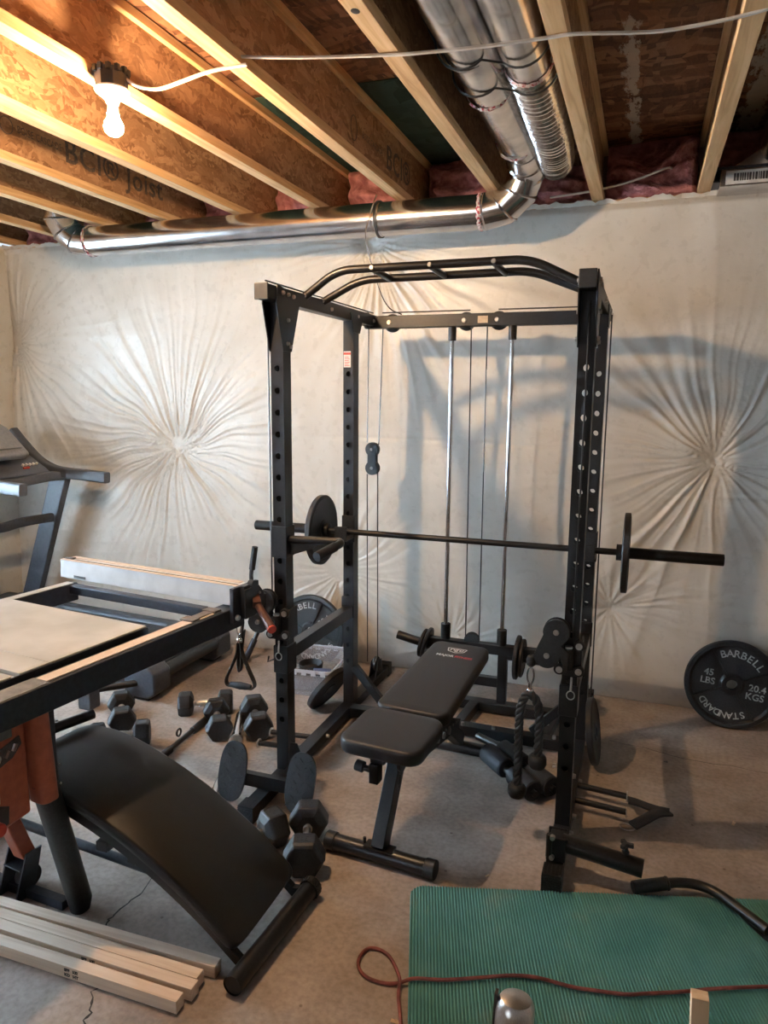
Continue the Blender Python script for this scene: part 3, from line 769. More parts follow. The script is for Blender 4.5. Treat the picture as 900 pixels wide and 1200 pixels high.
def upright(xc, yc, z0, z1, holes, pitch=.0865):
    bm = NB(); t_ = .003
    for s in (-1, 1):
        bx(bm, xc + s * UW / 2, xc + s * (UW / 2 - t_), yc - UD / 2, yc + UD / 2, z0, z1)
        ya, yb = (yc + s * UD / 2, yc + s * (UD / 2 - t_))
        x0, x1 = xc - UW / 2 + t_, xc + UW / 2 - t_
        zz = z0
        for hz in sorted(holes):
            if hz - pitch / 2 > zz + 1e-5: bx(bm, x0, x1, ya, yb, zz, hz - pitch / 2)
            hole_plate(bm, xc, hz, x1 - x0, pitch, HR, ya, yb); zz = hz + pitch / 2
        if zz < z1: bx(bm, x0, x1, ya, yb, zz, z1)
    bx(bm, xc - UW / 2 + t_, xc + UW / 2 - t_, yc - UD / 2 + t_, yc + UD / 2 - t_, z1 - .003, z1)
    return ob_from('upright', bm, M['steel'], rack, smooth=False)
H0 = [1.763 - .0865 * k for k in range(18)]
up_ = {}
for (x, y) in ((XLr, YF), (XRr, YF), (XLr, YR), (XRr, YR)):
    up_[(x, y)] = upright(x, y, .062, 2.015, [z for z in H0 if z > .25])
def bolt(bm, p, d, r=.009, h=.008):
    p = V(p); d = V(d).normalized(); cyl(bm, p, p + d * h, r, r * .8, 6 if False else 12)
# base side beams with ribbed end caps
for x in (XLr, XRr):
    bm = NB(); bx(bm, x - .03, x + .03, 2.33, 3.93, .012, .062); sb = ob_from('base_side_beam', bm, M['steel'], rack, smooth=False, bevel=.003)
    bm = NB(); bx(bm, x - .034, x + .034, 2.288, 2.355, 0, .068)
    for k in range(7): bx(bm, x - .035, x + .035, 2.285, 2.288, .006 + k * .0085, .010 + k * .0085)
    for k in range(5): bx(bm, x - .03 + k * .013, x - .025 + k * .013, 2.29, 2.35, .068, .070)
    ob_from('ribbed_end_cap', bm, M['rubber'], sb, smooth=False, bevel=.002)
    bm = NB(); bx(bm, x - .032, x + .032, 3.90, 3.96, 0, .075); ob_from('end_cap', bm, M['rubber'], sb, smooth=False, bevel=.003)
    bm = NB()
    for (sx, yy, zz) in ((1, 3.36, .04), (1, 3.0, .04), (1, 2.72, .04), (1, 2.60, .04)): bolt(bm, (x + sx * .03, yy, zz), (1, 0, 0), .010, .014)
    ob_from('bolt', bm, M['bolt'], sb)
bm = NB(); bx(bm, XLr - .018, XLr + .018, 2.72, 2.77, .0622, .0630); ob_from('sticker', bm, M['paper'], rack, smooth=False)
# rear base cross beam and tower base frame
bm = NB(); bx(bm, XLr + .03, XRr - .03, 3.29, 3.35, .012, .062); ob_from('rear_cross_beam', bm, M['steel'], rack, smooth=False, bevel=.003)
bm = NB(); bx(bm, -.98, XRr - .03, 3.60, 3.66, .012, .062); ob_from('rear_cross_beam', bm, M['steel'], rack, smooth=False, bevel=.003)
for xx in (-.78, -.36):
    bm = NB(); beam(bm, (xx, 3.35, .037), (xx + .02, 3.60, .037), .05, .05); ob_from('tower_base_rail', bm, M['steel'], rack, smooth=False, bevel=.003)
bm = NB()
for p in ((-.75, 3.30, .062), (-.31, 3.31, .062), (-.60, 3.31, .062), (-.36, 3.45, .062)): bolt(bm, p, (0, 0, 1), .010, .016)
ob_from('bolt', bm, M['bolt'], rack)
# tower posts
YT = 3.64
for xx in (-.955, -.622):
    bm = NB(); bx(bm, xx - .024, xx + .024, YT - .024, YT + .024, .062, .375); ob_from('tower_post', bm, M['steel'], rack, smooth=False, bevel=.003)
bm = NB(); bx(bm, -.92, -.645, YT - .02, YT + .02, .145, .195); ob_from('tower_cross_bar', bm, M['steel'], rack, smooth=False, bevel=.003)
bm = NB(); bx(bm, -1.04, -.40, YT - .025, YT + .025, .325, .376)
for xx, s in ((-1.04, -1), (-.40, 1)): pass
car = ob_from('weight_carriage', bm, M['steel'], rack, smooth=False, bevel=.004)
bm = NB(); cyl(bm, (-.985, YT, .320), (-1.205, YT, .364), .0235, seg=24); ob_from('weight_peg', bm, M['steel2'], car)
bm = NB(); cyl(bm, (-.60, YT, .322), (-.385, YT, .314), .0235, seg=24); ob_from('weight_peg', bm, M['steel2'], car)
for xx in (-.935, -.632):
    bm = NB(); cyl(bm, (xx, YT, .376), (xx, YT, .46), .026, seg=24); ob_from('slide_bushing', bm, M['rubber'], car, bevel=.003)
    bm = NB(); cyl(bm, (xx, YT, .40), (xx, YT, 1.97), .0115, seg=20); r_ = ob_from('guide_rod', bm, M['chrome'], rack)
    bm = NB(); cyl(bm, (xx, YT, 1.935), (xx, YT, 2.003), .020, seg=20); ob_from('rod_collar', bm, M['rubber'], r_, bevel=.003)
bm = NB(); cyl(bm, (-.79, YT - .012, .385), (-.79, YT + .012, .385), .04, seg=28); ob_from('pulley', bm, M['rubber'], car)
# top side beams
for x, y0 in ((XLr, 2.49), (XRr, 2.52)):
    bm = NB(); bx(bm, x - .027, x + .027, y0, 3.68, 2.015, 2.072); tb = ob_from('top_side_beam', bm, M['steel'], rack, smooth=False, bevel=.004)
    bm = NB(); bx(bm, x - .029, x + .029, y0 - .003, y0 + .006, 2.013, 2.074); ob_from('end_cap', bm, noise_mat('grey_end_cap', (.018, .017, .016), (.026, .024, .023), 50, .5, 0, 0), tb, smooth=False, bevel=.003)
    for s in (-1, 1):
        bm = NB(); xx = x + s * .0275
        prism(bm, [(xx, 2.56, 2.078), (xx, 2.75, 2.045), (xx, 2.745, 2.012), (xx, 2.685, 1.86), (xx, 2.675, 1.83), (xx, 2.605, 1.83), (xx, 2.595, 1.86), (xx, 2.55, 2.01)], (s * .005, 0, 0)); gp = ob_from('gusset_plate', bm, M['steel'], rack, smooth=False, bevel=.001)
        bm = NB()
        for (yy, zz) in ((2.60, 2.05), (2.645, 2.048), (2.69, 2.045), (2.64, 1.95), (2.635, 1.86), (2.66, 1.85)): bolt(bm, (xx + s * .005, yy, zz), (s, 0, 0), .0085, .009)
        ob_from('bolt', bm, M['bolt'], gp)
        if s == 1:
            bm = NB(); prism(bm, [(xx, 3.34, 1.96), (xx, 3.42, 1.96), (xx, 3.47, 2.05), (xx, 3.30, 2.05)], (s * .004, 0, 0)); ob_from('gusset_plate', bm, M['steel'], rack, smooth=False)
    bm = NB()
    for yy in (3.08, 3.40, 3.62): bolt(bm, (x + .027, yy, 2.04), (1, 0, 0), .009, .008)
    ob_from('bolt', bm, M['bolt'], tb)
# rear top beam with pulleys
YP = 3.655
bm = NB(); bx(bm, XLr - .02, XRr + .02, YP - .025, YP + .025, 2.003, 2.066); ob_from('rear_top_beam', bm, M['steel2'], rack, smooth=False, bevel=.004)
bm = NB(); bx(bm, -.805, -.755, YP - .0262, YP - .025, 2.018, 2.052); ob_from('sticker', bm, noise_mat('tan_sticker', (.5, .38, .26), (.62, .5, .38), 60, .5, 0, 0), rack, smooth=False)
for xx in (-1.27, -.875, -.71):
    bm = NB(); cyl(bm, (xx, YP + .026, 2.033), (xx, YP + .046, 2.033), .046, seg=32)
    p = ob_from('pulley', bm, M['rubber'], rack, bevel=.002)
    bm = NB(); bolt(bm, (xx, YP - .025, 2.033), (0, -1, 0), .012, .007); ob_from('bolt', bm, M['bolt'], p)
for x in (XLr, XRr):
    for yy in (3.60, 2.58):
        bm = NB(); cyl(bm, (x - .008, yy, 2.04), (x + .008, yy, 2.04), .042, seg=32)
        if yy > 3: p = ob_from('pulley', bm, M['rubber'], rack, bevel=.002)
        else: bm.free()
# pull-up bars
for (yy, zt_, xb0, xb1, xe0, xe1) in ((2.83, 2.163, -1.215, -.435, -1.385, -.205), (3.01, 2.150, -1.185, -.455, -1.385, -.205)):
    bm = NB(); tube(bm, round_path([(xe0, yy, 2.058), (xe0 + .02, yy, 2.062), (xb0, yy, zt_), (xb1, yy, zt_ + .004), (xe1 - .02, yy, 2.062), (xe1, yy, 2.058)], .07, 8), .0165, 16); ob_from('pull_up_bar', bm, M['steel2'], rack)
    bm = NB()
    for xx in (xe0 + .03, xe1 - .03): bolt(bm, (xx, yy - .016, 2.066), (0, -1, 0), .009, .006)
    ob_from('bolt', bm, M['bolt'], rack)
for xx in (-1.06, -.82, -.57):
    bm = NB(); cyl(bm, (xx, 2.83, 2.160), (xx + .012, 3.01, 2.148), .013, seg=14); g = ob_from('grip_link', bm, M['steel2'], rack)
    bm = NB(); bolt(bm, (xx, 2.815, 2.164), (0, -1, 0), .010, .006); ob_from('bolt', bm, M['bolt'], g)
# diagonal braces at the rear feet
for x, s in ((XLr, 1), (XRr, -1)):
    bm = NB(); beam(bm, (x + s * .03, 3.36, .26), (x + s * .22, 3.335, .07), .04, .03, (0, 1, 0)); ob_from('diagonal_brace', bm, M['steel'], rack, smooth=False, bevel=.002)
# spotter arms
for x in (XLr, XRr):
    bm = NB(); beam(bm, (x + .003, YF + .02, .575), (x + .003, YR - .03, .562), .05, .058); sa = ob_from('spotter_arm', bm, M['steel2'], rack, smooth=False, bevel=.003)
    bm = NB(); bx(bm, x - .034, x + .034, YF - .04, YF + .045, .50, .62); ob_from('bracket', bm, M['steel2'], sa, smooth=False, bevel=.004); bm = NB(); bx(bm, x - .034, x + .034, YR - .045, YR - .028, .525, .64)
    ob_from('bracket', bm, M['steel2'], sa, smooth=False, bevel=.004)
    if x == XLr:
        bm = NB(); tube(bm, [(x - .03, 2.60, .56), (x - .06, 2.60, .545), (x - .055, 2.60, .57)], .004, 6); ob_from('lock_pin', bm, M['darkpl'], sa)
# J hooks on rear uprights carrying the barbell
YB_ = 3.285; ZB = .990
for x in (XLr, XRr):
    bm = NB(); bx(bm, x - .034, x + .034, YR - UD / 2 - .006, YR - UD / 2, .925, 1.06); bx(bm, x - .032, x + .032, YB_ - .035, YR - UD / 2 - .006, .948, ZB - .0148); bx(bm, x - .032, x + .032, YB_ - .041, YB_ - .033, .948, 1.02)
    bx(bm, x + .029, x + .034, YR - UD / 2, YR + .01, .925, 1.06); bx(bm, x - .034, x - .029, YR - UD / 2, YR + .01, .925, 1.06)
    ob_from('bar_hook', bm, M['rubber'], rack, smooth=False, bevel=.003)
# storage pegs
for x, s in ((XRr, 1), (XLr, -1)):
    for yy in (2.955, 2.835):
        bm = NB(); cyl(bm, (x + s * .03, yy, .045), (x + s * .228, yy - .03, .05), .0125, seg=16); pg = ob_from('storage_peg', bm, M['steel2'], rack)
        bm = NB(); cyl(bm, (x + s * .226, yy - .03, .05), (x + s * .230, yy - .03, .05), .022, seg=20); ob_from('peg_flange', bm, M['bolt'], pg)
# low pulleys at the rear of the side beams
for x in (XLr, XRr):
    bm = NB()
    for s in (-1, 1): prism(bm, [(x + s * .018, 3.70, .062), (x + s * .018, 3.84, .062), (x + s * .018, 3.80, .15), (x + s * .018, 3.74, .15)], (s * .003, 0, 0))
    cyl(bm, (x - .01, 3.77, .125), (x + .01, 3.77, .125), .042, seg=28); ob_from('low_pulley', bm, M['rubber'], rack, bevel=.001)
# cables
CB = [[(-1.405, 3.70, .16), (-1.395, 3.655, 1.24)], [(-1.395, 3.655, 1.41), (-1.39, 3.655, 2.04)], [(-1.35, 3.72, .10), (-1.335, 3.655, 1.25)], [(-1.33, 3.655, 1.40), (-1.31, 3.655, 2.03)],
      [(-.835, YP - .03, 2.0), (-.825, YT, .40)], [(-.755, YP - .03, 2.0), (-.752, YT, .40)],
      [(-1.30, YP - .04, 2.079), (-.84, YP - .04, 2.079)], [(-.70, YP - .04, 2.079), (-.20, YP - .04, 2.079)],
      [(-1.412, 2.60, 1.98), (-1.412, 2.60, .74)], [(-.195, 2.602, 1.98), (-.195, 2.602, .80)], [(-.162, 3.44, 2.02), (-.160, 3.44, .07)], [(-.1, 3.5, 0), (-.1, 3.5, 0)],
      [(-1.365, 2.5, 2.082), (-1.36, 3.64, 2.082)]]
for c in CB:
    if c[0][0] == -.1: continue
    bm = NB(); cyl(bm, c[0], c[1], .0032, seg=8); ob_from('steel_cable', bm, M['cableb'], rack)
# floating double pulley
bm = NB(); out = []
for a in np.linspace(math.radians(-50), math.radians(230), 16): out.append((-1.362 + .036 * math.cos(a), 3.632, 1.375 + .036 * math.sin(a)))
for a in np.linspace(math.radians(130), math.radians(410), 16): out.append((-1.362 + .036 * math.cos(a), 3.632, 1.275 + .036 * math.sin(a)))
prism(bm, out, (0, .006, 0)); prism(bm, [(a, b + .03, c) for a, b, c in out], (0, .006, 0))
for zz in (1.375, 1.275): cyl(bm, (-1.362, 3.638, zz), (-1.362, 3.662, zz), .038, seg=28)
fp = ob_from('floating_pulley', bm, M['rubber'], rack, smooth=False)
bm = NB()
for zz in (1.375, 1.275): bolt(bm, (-1.362, 3.632, zz), (0, -1, 0), .009, .006)
ob_from('bolt', bm, M['bolt'], fp)
# rating sticker
bm = NB(); bx(bm, XLr - .025, XLr + .012, YR - UD / 2 - .0012, YR - UD / 2 - .0002, 1.795, 1.872); st = ob_from('sticker', bm, M['paper'], rack, smooth=False)
bm = NB(); bx(bm, XLr - .025, XLr + .012, YR - UD / 2 - .0016, YR - UD / 2 - .0012, 1.855, 1.866); ob_from('red_band', bm, M['redcap'], st, smooth=False)
bm = NB()
for k in range(6): bx(bm, XLr - .02, XLr + .006 - .004 * (k % 2), YR - UD / 2 - .0016, YR - UD / 2 - .0012, 1.802 + k * .008, 1.805 + k * .008)
ob_from('print_lines', bm, M['redlogo'], st, smooth=False)

# pulley trolleys on the front uprights
def trolley(x, z, hx, hz):
    # a sleeve bracket with four guide rollers; a swivel arm with two pulley discs reaching to -x
    bm = NB()
    bx(bm, x - .040, x + .040, YF - .045, YF - .038, z - .075, z + .035); bx(bm, x - .040, x - .034, YF - .045, YF + .045, z - .06, z + .03)
    bx(bm, x + .034, x + .040, YF - .045, YF + .045, z - .075, z + .055); bx(bm, x - .040, x + .040, YF + .038, YF + .045, z - .06, z + .03)
    cyl(bm, (x - .005, YF - .062, z - .045), (x - .005, YF - .062, z + .035), .018, seg=16)
    tr = ob_from('pulley_trolley', bm, M['rubber'], rack, smooth=False, bevel=.003)
    for (dx, dz) in ((-.036, -.05), (.030, .045), (.032, -.05)):
        bm = NB(); cyl(bm, (x + dx, YF - .044, z + dz), (x + dx, YF - .060, z + dz), .020, seg=20); ob_from('guide_roller', bm, M['rubber'], tr, bevel=.002)
    bm = NB()
    for (dx, dz) in ((-.036, -.05), (.030, .045), (.032, -.05)): cyl(bm, (x + dx, YF - .060, z + dz), (x + dx, YF - .064, z + dz), .012, seg=16)
    cyl(bm, (x - .005, YF - .062, z + .035), (x - .005, YF - .062, z + .043), .013, seg=12); ob_from('bolt', bm, M['bolt'], tr)
    # figure-eight cheek plates
    cx1, cz1, cx2, cz2, rr = x - .050, z + .095, x - .080, z + .005, .047
    for yy in (YF - .085, YF - .050):
        bm = NB(); out = []
        ax = math.atan2(cz1 - cz2, cx1 - cx2)
        for a in np.linspace(ax - 2.2, ax + 2.2, 18): out.append((cx1 + rr * math.cos(a), yy, cz1 + rr * math.sin(a)))
        for a in np.linspace(ax + 2.2 - .25, ax + 2 * PI - 1.25, 14): out.append((cx2 + rr * math.cos(a), yy, cz2 + rr * math.sin(a)))
        out.append((x - .01, yy, z - .052)); out.append((x - .002, yy, z + .02)); out.append((x - .03, yy, z + .045))
        prism(bm, out, (0, .005, 0)); ob_from('cheek_plate', bm, M['rubber'], tr, smooth=False, bevel=.001)
    for (cx, cz) in ((cx1, cz1), (cx2, cz2)):
        bm = NB(); cyl(bm, (cx, YF - .078, cz), (cx, YF - .053, cz), rr - .004, seg=28); ob_from('pulley', bm, M['rubber'], tr, bevel=.003)
    bm = NB()
    for (cx, cz) in ((cx1, cz1), (cx2, cz2)): bolt(bm, (cx, YF - .085, cz), (0, -1, 0), .011, .008)
    ob_from('bolt', bm, M['bolt'], tr)
    bm = NB(); lathe(bm, [(0, .006), (.006, .014), (.02, .018), (.036, .017), (.045, .008), (.05, 0)], (x - hx, YF - .066, z + hz), (x - hx, YF - .066, z - .2), 18); cyl(bm, (x - .11, YF - .066, z + hz - .005), (x - hx, YF - .066, z + hz - .005), .008, seg=10)
    ob_from('cable_stop', bm, M['rubber'], tr)
    bm = NB(); tube(bm, [(x + .01, YF - .07, z - .07), (x + .01, YF - .075, z - .12)], .004, 8); 
    tube(bm, [(x + .01 + .014 * math.cos(a), YF - .075, z - .136 + .016 * math.sin(a)) for a in np.linspace(0, 2 * PI, 18, endpoint=False)], .0022, 8, closed=True); ob_from('pull_pin_ring', bm, M['chrome2'], tr)
    return (x - hx, YF - .066, z + hz - .05)
PR = trolley(XRr, .735, .136, -.005)
PL = trolley(XLr, .725, .180, .045)

# low-row foot plates at the left front
bm = NB(); beam(bm, (-1.515, 2.445, .094), (-1.205, 2.445, .094), .03, .055); fb = ob_from('footplate_bar', bm, M['steel'], rack, smooth=False, bevel=.002)
bm = NB(); prism(bm, [(-1.348, 2.595, .06), (-1.285, 2.595, .06), (-1.29, 2.595, .17), (-1.305, 2.595, .20), (-1.335, 2.595, .20)], (0, .006, 0))
bx(bm, -1.33, -1.31, 2.46, 2.60, .07, .11); ob_from('footplate_bracket', bm, M['steel'], fb, smooth=False, bevel=.001)
for (cx, cy, cz) in ((-1.515, 2.42, .125), (-1.205, 2.42, .130)):
    bm = NB(); pts = []
    hw, hh = .064, .122
    for k in range(40):
        a = 2 * PI * k / 40; c, s = math.cos(a), math.sin(a)
        pts.append(V((hw * abs(c) ** .75 * (1 if c > 0 else -1), 0, hh * abs(s) ** .75 * (1 if s > 0 else -1))))
    q = Euler((math.radians(-14), math.radians(3), math.radians(-4))).to_matrix()
    prism(bm, [q @ p + V((cx, cy, cz)) for p in pts], q @ V((0, .010, 0)))
    for r_ in range(7):
        for c_ in range(3):
            px, pz = (c_ - 1) * .034 + (.017 if r_ % 2 else 0) - .008, (r_ - 3) * .030
            sgn = 1 if (r_ + c_) % 2 else -1
            box(bm, q @ V((px, -.001, pz)) + V((cx, cy, cz)), (.022, .005, .0045), rot=(q @ Euler((0, sgn * .7, 0)).to_matrix()).to_euler())
    ob_from('diamond_footplate', bm, M['rubber'], fb, smooth=False, bevel=.001)

# landmine sleeve bracket at the right front foot
bm = NB(); bx(bm, XRr - .030, XRr + .035, 2.365, 2.375, .07, .155); bx(bm, XRr - .030, XRr + .035, 2.43, 2.44, .07, .155); cyl(bm, (XRr, 2.375, .12), (XRr, 2.43, .12), .018, seg=16)
cyl(bm, (XRr - .02, 2.37, .08), (XRr - .02, 2.37, .165), .012, seg=10); bx(bm, XRr - .02, XRr + .04, 2.375, 2.43, .14, .152)
lm = ob_from('landmine_bracket', bm, M['steel'], rack, smooth=False, bevel=.002)
bm = NB(); lathe(bm, [(0, .0), (0, .031), (.27, .031), (.27, .026), (.05, .026), (.05, 0)], (XRr + .02, 2.40, .125), (XRr + .02 + .97, 2.40 - .06, .125 - .09), 28); ls = ob_from('landmine_sleeve', bm, M['steel2'], lm)
bm = NB(); cyl(bm, (.03, 2.388, .13), (.03, 2.388, .165), .008, seg=10)
for k in range(3):
    a = k * 2 * PI / 3; box(bm, (.03 + .012 * math.cos(a), 2.388 + .012 * math.sin(a), .172), (.026, .016, .014), Euler((0, 0, a)))
cyl(bm, (.03, 2.388, .140), (.03, 2.388, .150), .013, seg=12); ob_from('knob', bm, M['darkpl'], ls, bevel=.003)
bm = NB()
for p, d in (((XRr - .01, 2.365, .16), (0, -1, 0)), ((XRr - .01, 2.365, .085), (0, -1, 0)), ((XRr - .032, 2.60, .30), (-1, 0, 0)), ((XRr + .0275, 2.64, .25), (1, 0, 0)), ((XRr + .0275, 2.55, .06), (1, 0, 0))): bolt(bm, p, d, .010, .012)
ob_from('bolt', bm, M['bolt'], lm)
# dip handle on the left front upright
def dip_parts(parent, T):
    bm = NB(); pts = round_path([V((0, 0, 0)), V((.245, 0, .006)), V((.195, -.15, -.028))], .035, 8)
    tube(bm, [T @ p for p in pts], .0165, 16); h = ob_from('handle_tube', bm, M['steel2'], parent)
    bm = NB(); a, b = V((.228, -.05, -.005)), V((.195, -.15, -.028)); tube(bm, [T @ a, T @ b], .0195, 16); ob_from('rubber_grip', bm, M['rubber'], parent)
    bm = NB(); prism(bm, [T @ p for p in (V((0, 0, -.012)), V((.14, 0, -.012)), V((.10, 0, -.035)), V((.03, 0, -.06)), V((0, 0, -.065)))], T.to_3x3() @ V((0, .006, 0))); ob_from('gusset', bm, M['steel2'], parent, smooth=False)
    bm = NB(); box(bm, (0, 0, 0), (.075, .085, .14)); bmesh.ops.transform(bm, matrix=T @ Matrix.Translation((-.058, .02, -.03)), verts=bm.verts); return bm
T = Matrix.Translation((XLr + .03, YF - .01, 1.075))
bm = dip_parts(rack, T); bm.free()
bm = NB(); bx(bm, XLr - .034, XLr + .034, YF - .041, YF - .033, 1.0, 1.13); bx(bm, XLr + .028, XLr + .035, YF - .04, YF + .035, 1.0, 1.13); ob_from('handle_bracket', bm, M['steel2'], rack, smooth=False, bevel=.002)

# ------------------------------------------------------------------ weight plates and barbell
def plain_plate_bm(R, th, bore=.026):
    bm = NB(); lathe(bm, [(-th / 2, bore), (-th / 2, R * .28), (-th / 2 + .004, R * .30), (-th / 2 + .004, R * .86), (-th / 2, R * .90), (-th / 2 + .002, R - .003), (-th / 2 + .005, R), (th / 2 - .005, R), (th / 2 - .002, R - .003), (th / 2, R * .90), (th / 2 - .004, R * .86), (th / 2 - .004, R * .30), (th / 2, R * .28), (th / 2, bore), (-th / 2, bore)], (0, 0, 0), (0, 0, 1), 56)
    return bm
def place(o, loc, normal, spin=0):
    q = V(normal).normalized().to_track_quat('Z', 'Y'); o.rotation_mode = 'XYZ'
    o.rotation_euler = (q.to_matrix() @ Matrix.Rotation(spin, 3, 'Z')).to_euler(); o.location = loc
t = thing('barbell', 'Long black barbell resting across the rack hooks', 'barbell', (-.79, YB_, ZB), world=True)
bm = NB(); cyl(bm, (-1.46, YB_, ZB), (-.055, YB_, ZB), .0145, seg=20); ob_from('bar', bm, M['steel2'], t)
for s, xi in ((-1, -1.455), (1, -.080)):
    e = xi + s * .415 if s < 0 else .352
    bm = NB(); lathe(bm, [(0, 0), (0, .036), (.022, .036), (.022, .0252), (abs(e - xi) - .002, .0252), (abs(e - xi), .0235), (abs(e - xi), 0)], (xi, YB_, ZB), (xi + s, YB_, ZB), 28); ob_from('sleeve', bm, M['steel2'], t)
for x, lab in ((-1.497, 'Thick black plate on the left end of the barbell, behind the dip handle'), (-.040, 'Black plate seen edge-on at the right end of the barbell')):
    o = ob_from('weight_plate', plain_plate_bm(.176, .030), M['castiron'], None); place(o, (x, YB_, ZB), (1, 0, 0)); tag(o, lab, 'weight plate')
for x, th, R, lab in ((-1.036, .020, .093, 'Small black plate on the left peg of the lat tower'), (-1.060, .018, .078, 'Smaller outer plate on the left peg of the lat tower'), (-.547, .022, .115, 'Round black plate on the right peg of the lat tower, left one of the pair'), (-.522, .020, .100, 'Round black plate on the right peg of the lat tower, right one of the pair')):
    o = ob_from('weight_plate', plain_plate_bm(R, th), M['castiron'], None); place(o, (x, YT, .320 - (x + .985) * .2 if x < -.9 else .3195), (1, 0, -.2) if x < -.9 else (1, 0, -.03)); tag(o, lab, 'weight plate')
o = ob_from('weight_plate', plain_plate_bm(.138, .032), M['castiron'], None); place(o, (-1.500, 3.36, .1185), (.86, -.20, -.56)); tag(o, 'Plain black plate leaning tilted against the left rear upright', 'weight plate')
o = ob_from('weight_plate', plain_plate_bm(.150, .030), M['castiron'], None); place(o, (-.133, 3.27, .150), (1, -.04, .16)); tag(o, 'Thin-edged black plate leaning outside the right rear upright', 'weight plate')
def big_plate(label, loc, normal, spin):
    R = .225
    t = thing('weight_plate', label, 'weight plate', (0, 0, 0))
    bm = NB(); lathe(bm, [(-.018, .026), (-.018, R - .01), (-.012, R), (.012, R), (.018, R - .004), (.018, R - .022), (.013, R - .028), (.006, R - .034), (.006, .060), (.012, .052), (.016, .048), (.016, .026), (-.018, .026)], (0, 0, 0), (0, 0, 1), 72)
    for a in (62, 28, -28 - 0, ): pass
    for a in (30, 128, 210, 308):
        a = math.radians(a); box(bm, (.122 * math.cos(a), .122 * math.sin(a), .008), (.15, .012, .020), Euler((0, 0, a)))
    d = ob_from('disc', bm, M['castiron'], t, bevel=.001)
    bm = NB()
    def arc(s, rad, a0, size, flip, step):
        n = len(s)
        for i, ch in enumerate(s):
            a = a0 + ((n - 1) / 2 - i) * step
            Mx = Matrix.Rotation(a, 4, 'Z') @ Matrix.Translation((rad, 0, .0064)) @ Matrix.Rotation(-PI / 2, 4, 'Z')
            text_bm(bm, ch, size, Mx, .001, bold=.0006)
    arc('BARBELL', .158, math.radians(79), .052, 0, math.radians(11.6))
    ob_from('raised_word', bm, M['letter'], d, smooth=False); bm = NB()
    arc('STANDARD', .158, math.radians(-101), .047, 0, math.radians(10.8))
    ob_from('raised_word', bm, M['letter'], d, smooth=False)
    for s_, px, py in (('45', -.114, .040), ('LBS', -.114, -.004), ('20.4', .118, .004), ('KGS', .112, -.040)):
        bm = NB(); text_bm(bm, s_, .047, Matrix.Translation((px, py, .0064)), .001, bold=.0008); ob_from('raised_word', bm, M['letter'], d, smooth=False)
    t.rotation_mode = 'XYZ'; n_ = V(normal).normalized()
    z = n_; x = V((0, 0, 1)).cross(z).normalized(); y = z.cross(x)
    t.rotation_euler = (Matrix((x, y, z)).transposed() @ Matrix.Rotation(spin, 3, 'Z')).to_euler(); t.location = loc
    return t
big_plate('Large black 45 lb plate with raised lettering leaning on the wall at right', (.502, 3.905, .222), (0, -1, .12), math.radians(-6))
big_plate('Large black 45 lb plate leaning on the wall behind the storage bin', (-1.862, 3.905, .222), (0, -1, .12), math.radians(37))
# ------------------------------------------------------------------ hanging attachments
t = thing('tricep_rope', 'Black twisted tricep rope with ball ends hanging from the right pulley', 'rope', (PR[0], PR[1], PR[2]), world=True)
px, py, pz = PR
def biner(z0, x, y, parent):
    bm = NB(); pts = []
    for a in np.linspace(0, 2 * PI, 20, endpoint=False): pts.append((x + .012 * math.cos(a), y, z0 - .034 + .032 * math.sin(a)))
    tube(bm, pts, .0032, 8, closed=True)
    cyl(bm, (x, y, z0 - .064), (x, y, z0 - .085), .007, seg=10); sphere(bm, (x, y, z0 - .092), .014, 12, (1, .8, 1.0))
    return ob_from('carabiner', bm, M['chrome'], parent)
biner(pz + .004, px, py, t)
zt_ = pz - .092
rp = smooth_path([(px - .034, py + .0, zt_ - .385), (px - .033, py, zt_ - .28), (px - .035, py, zt_ - .14), (px - .028, py, zt_ - .05), (px - .003, py, zt_ - .010), (px + .026, py, zt_ - .035), (px + .038, py, zt_ - .09), (px + .040, py, zt_ - .17), (px + .038, py, zt_ - .255)], 14)
bm = NB()
for k in range(3):
    pts = []; n = len(rp); s_ = 0
    for i, p in enumerate(rp):
        if i: s_ += (V(p) - V(rp[i - 1])).length
        d = (V(rp[min(i + 1, n - 1)]) - V(rp[max(i - 1, 0)])).normalized(); u = V((0, 1, 0)); w_ = d.cross(u)
        a = s_ * 2 * PI / .075 + k * 2 * PI / 3; pts.append(V(p) + (u * math.cos(a) + w_ * math.sin(a)) * .0085)
    tube(bm, pts, .0088, 10)
ob_from('twisted_rope', bm, M['rope'], t, ang=70)
for p in (rp[0], rp[-1]):
    bm = NB(); lathe(bm, [(0, 0), (0, .024), (.006, .031), (.014, .034), (.036, .034), (.048, .028), (.054, 0)], V(p) + V((0, 0, .012)), V(p) - V((0, 0, 1)), 24); ob_from('rubber_stopper', bm, M['rubber'], t)
t = thing('cable_handle', 'Black D-shaped strap handle hanging from the left pulley', 'handle', (PL[0], PL[1], PL[2]), world=True)
px, py, pz = PL
biner(pz + .004, px, py, t)
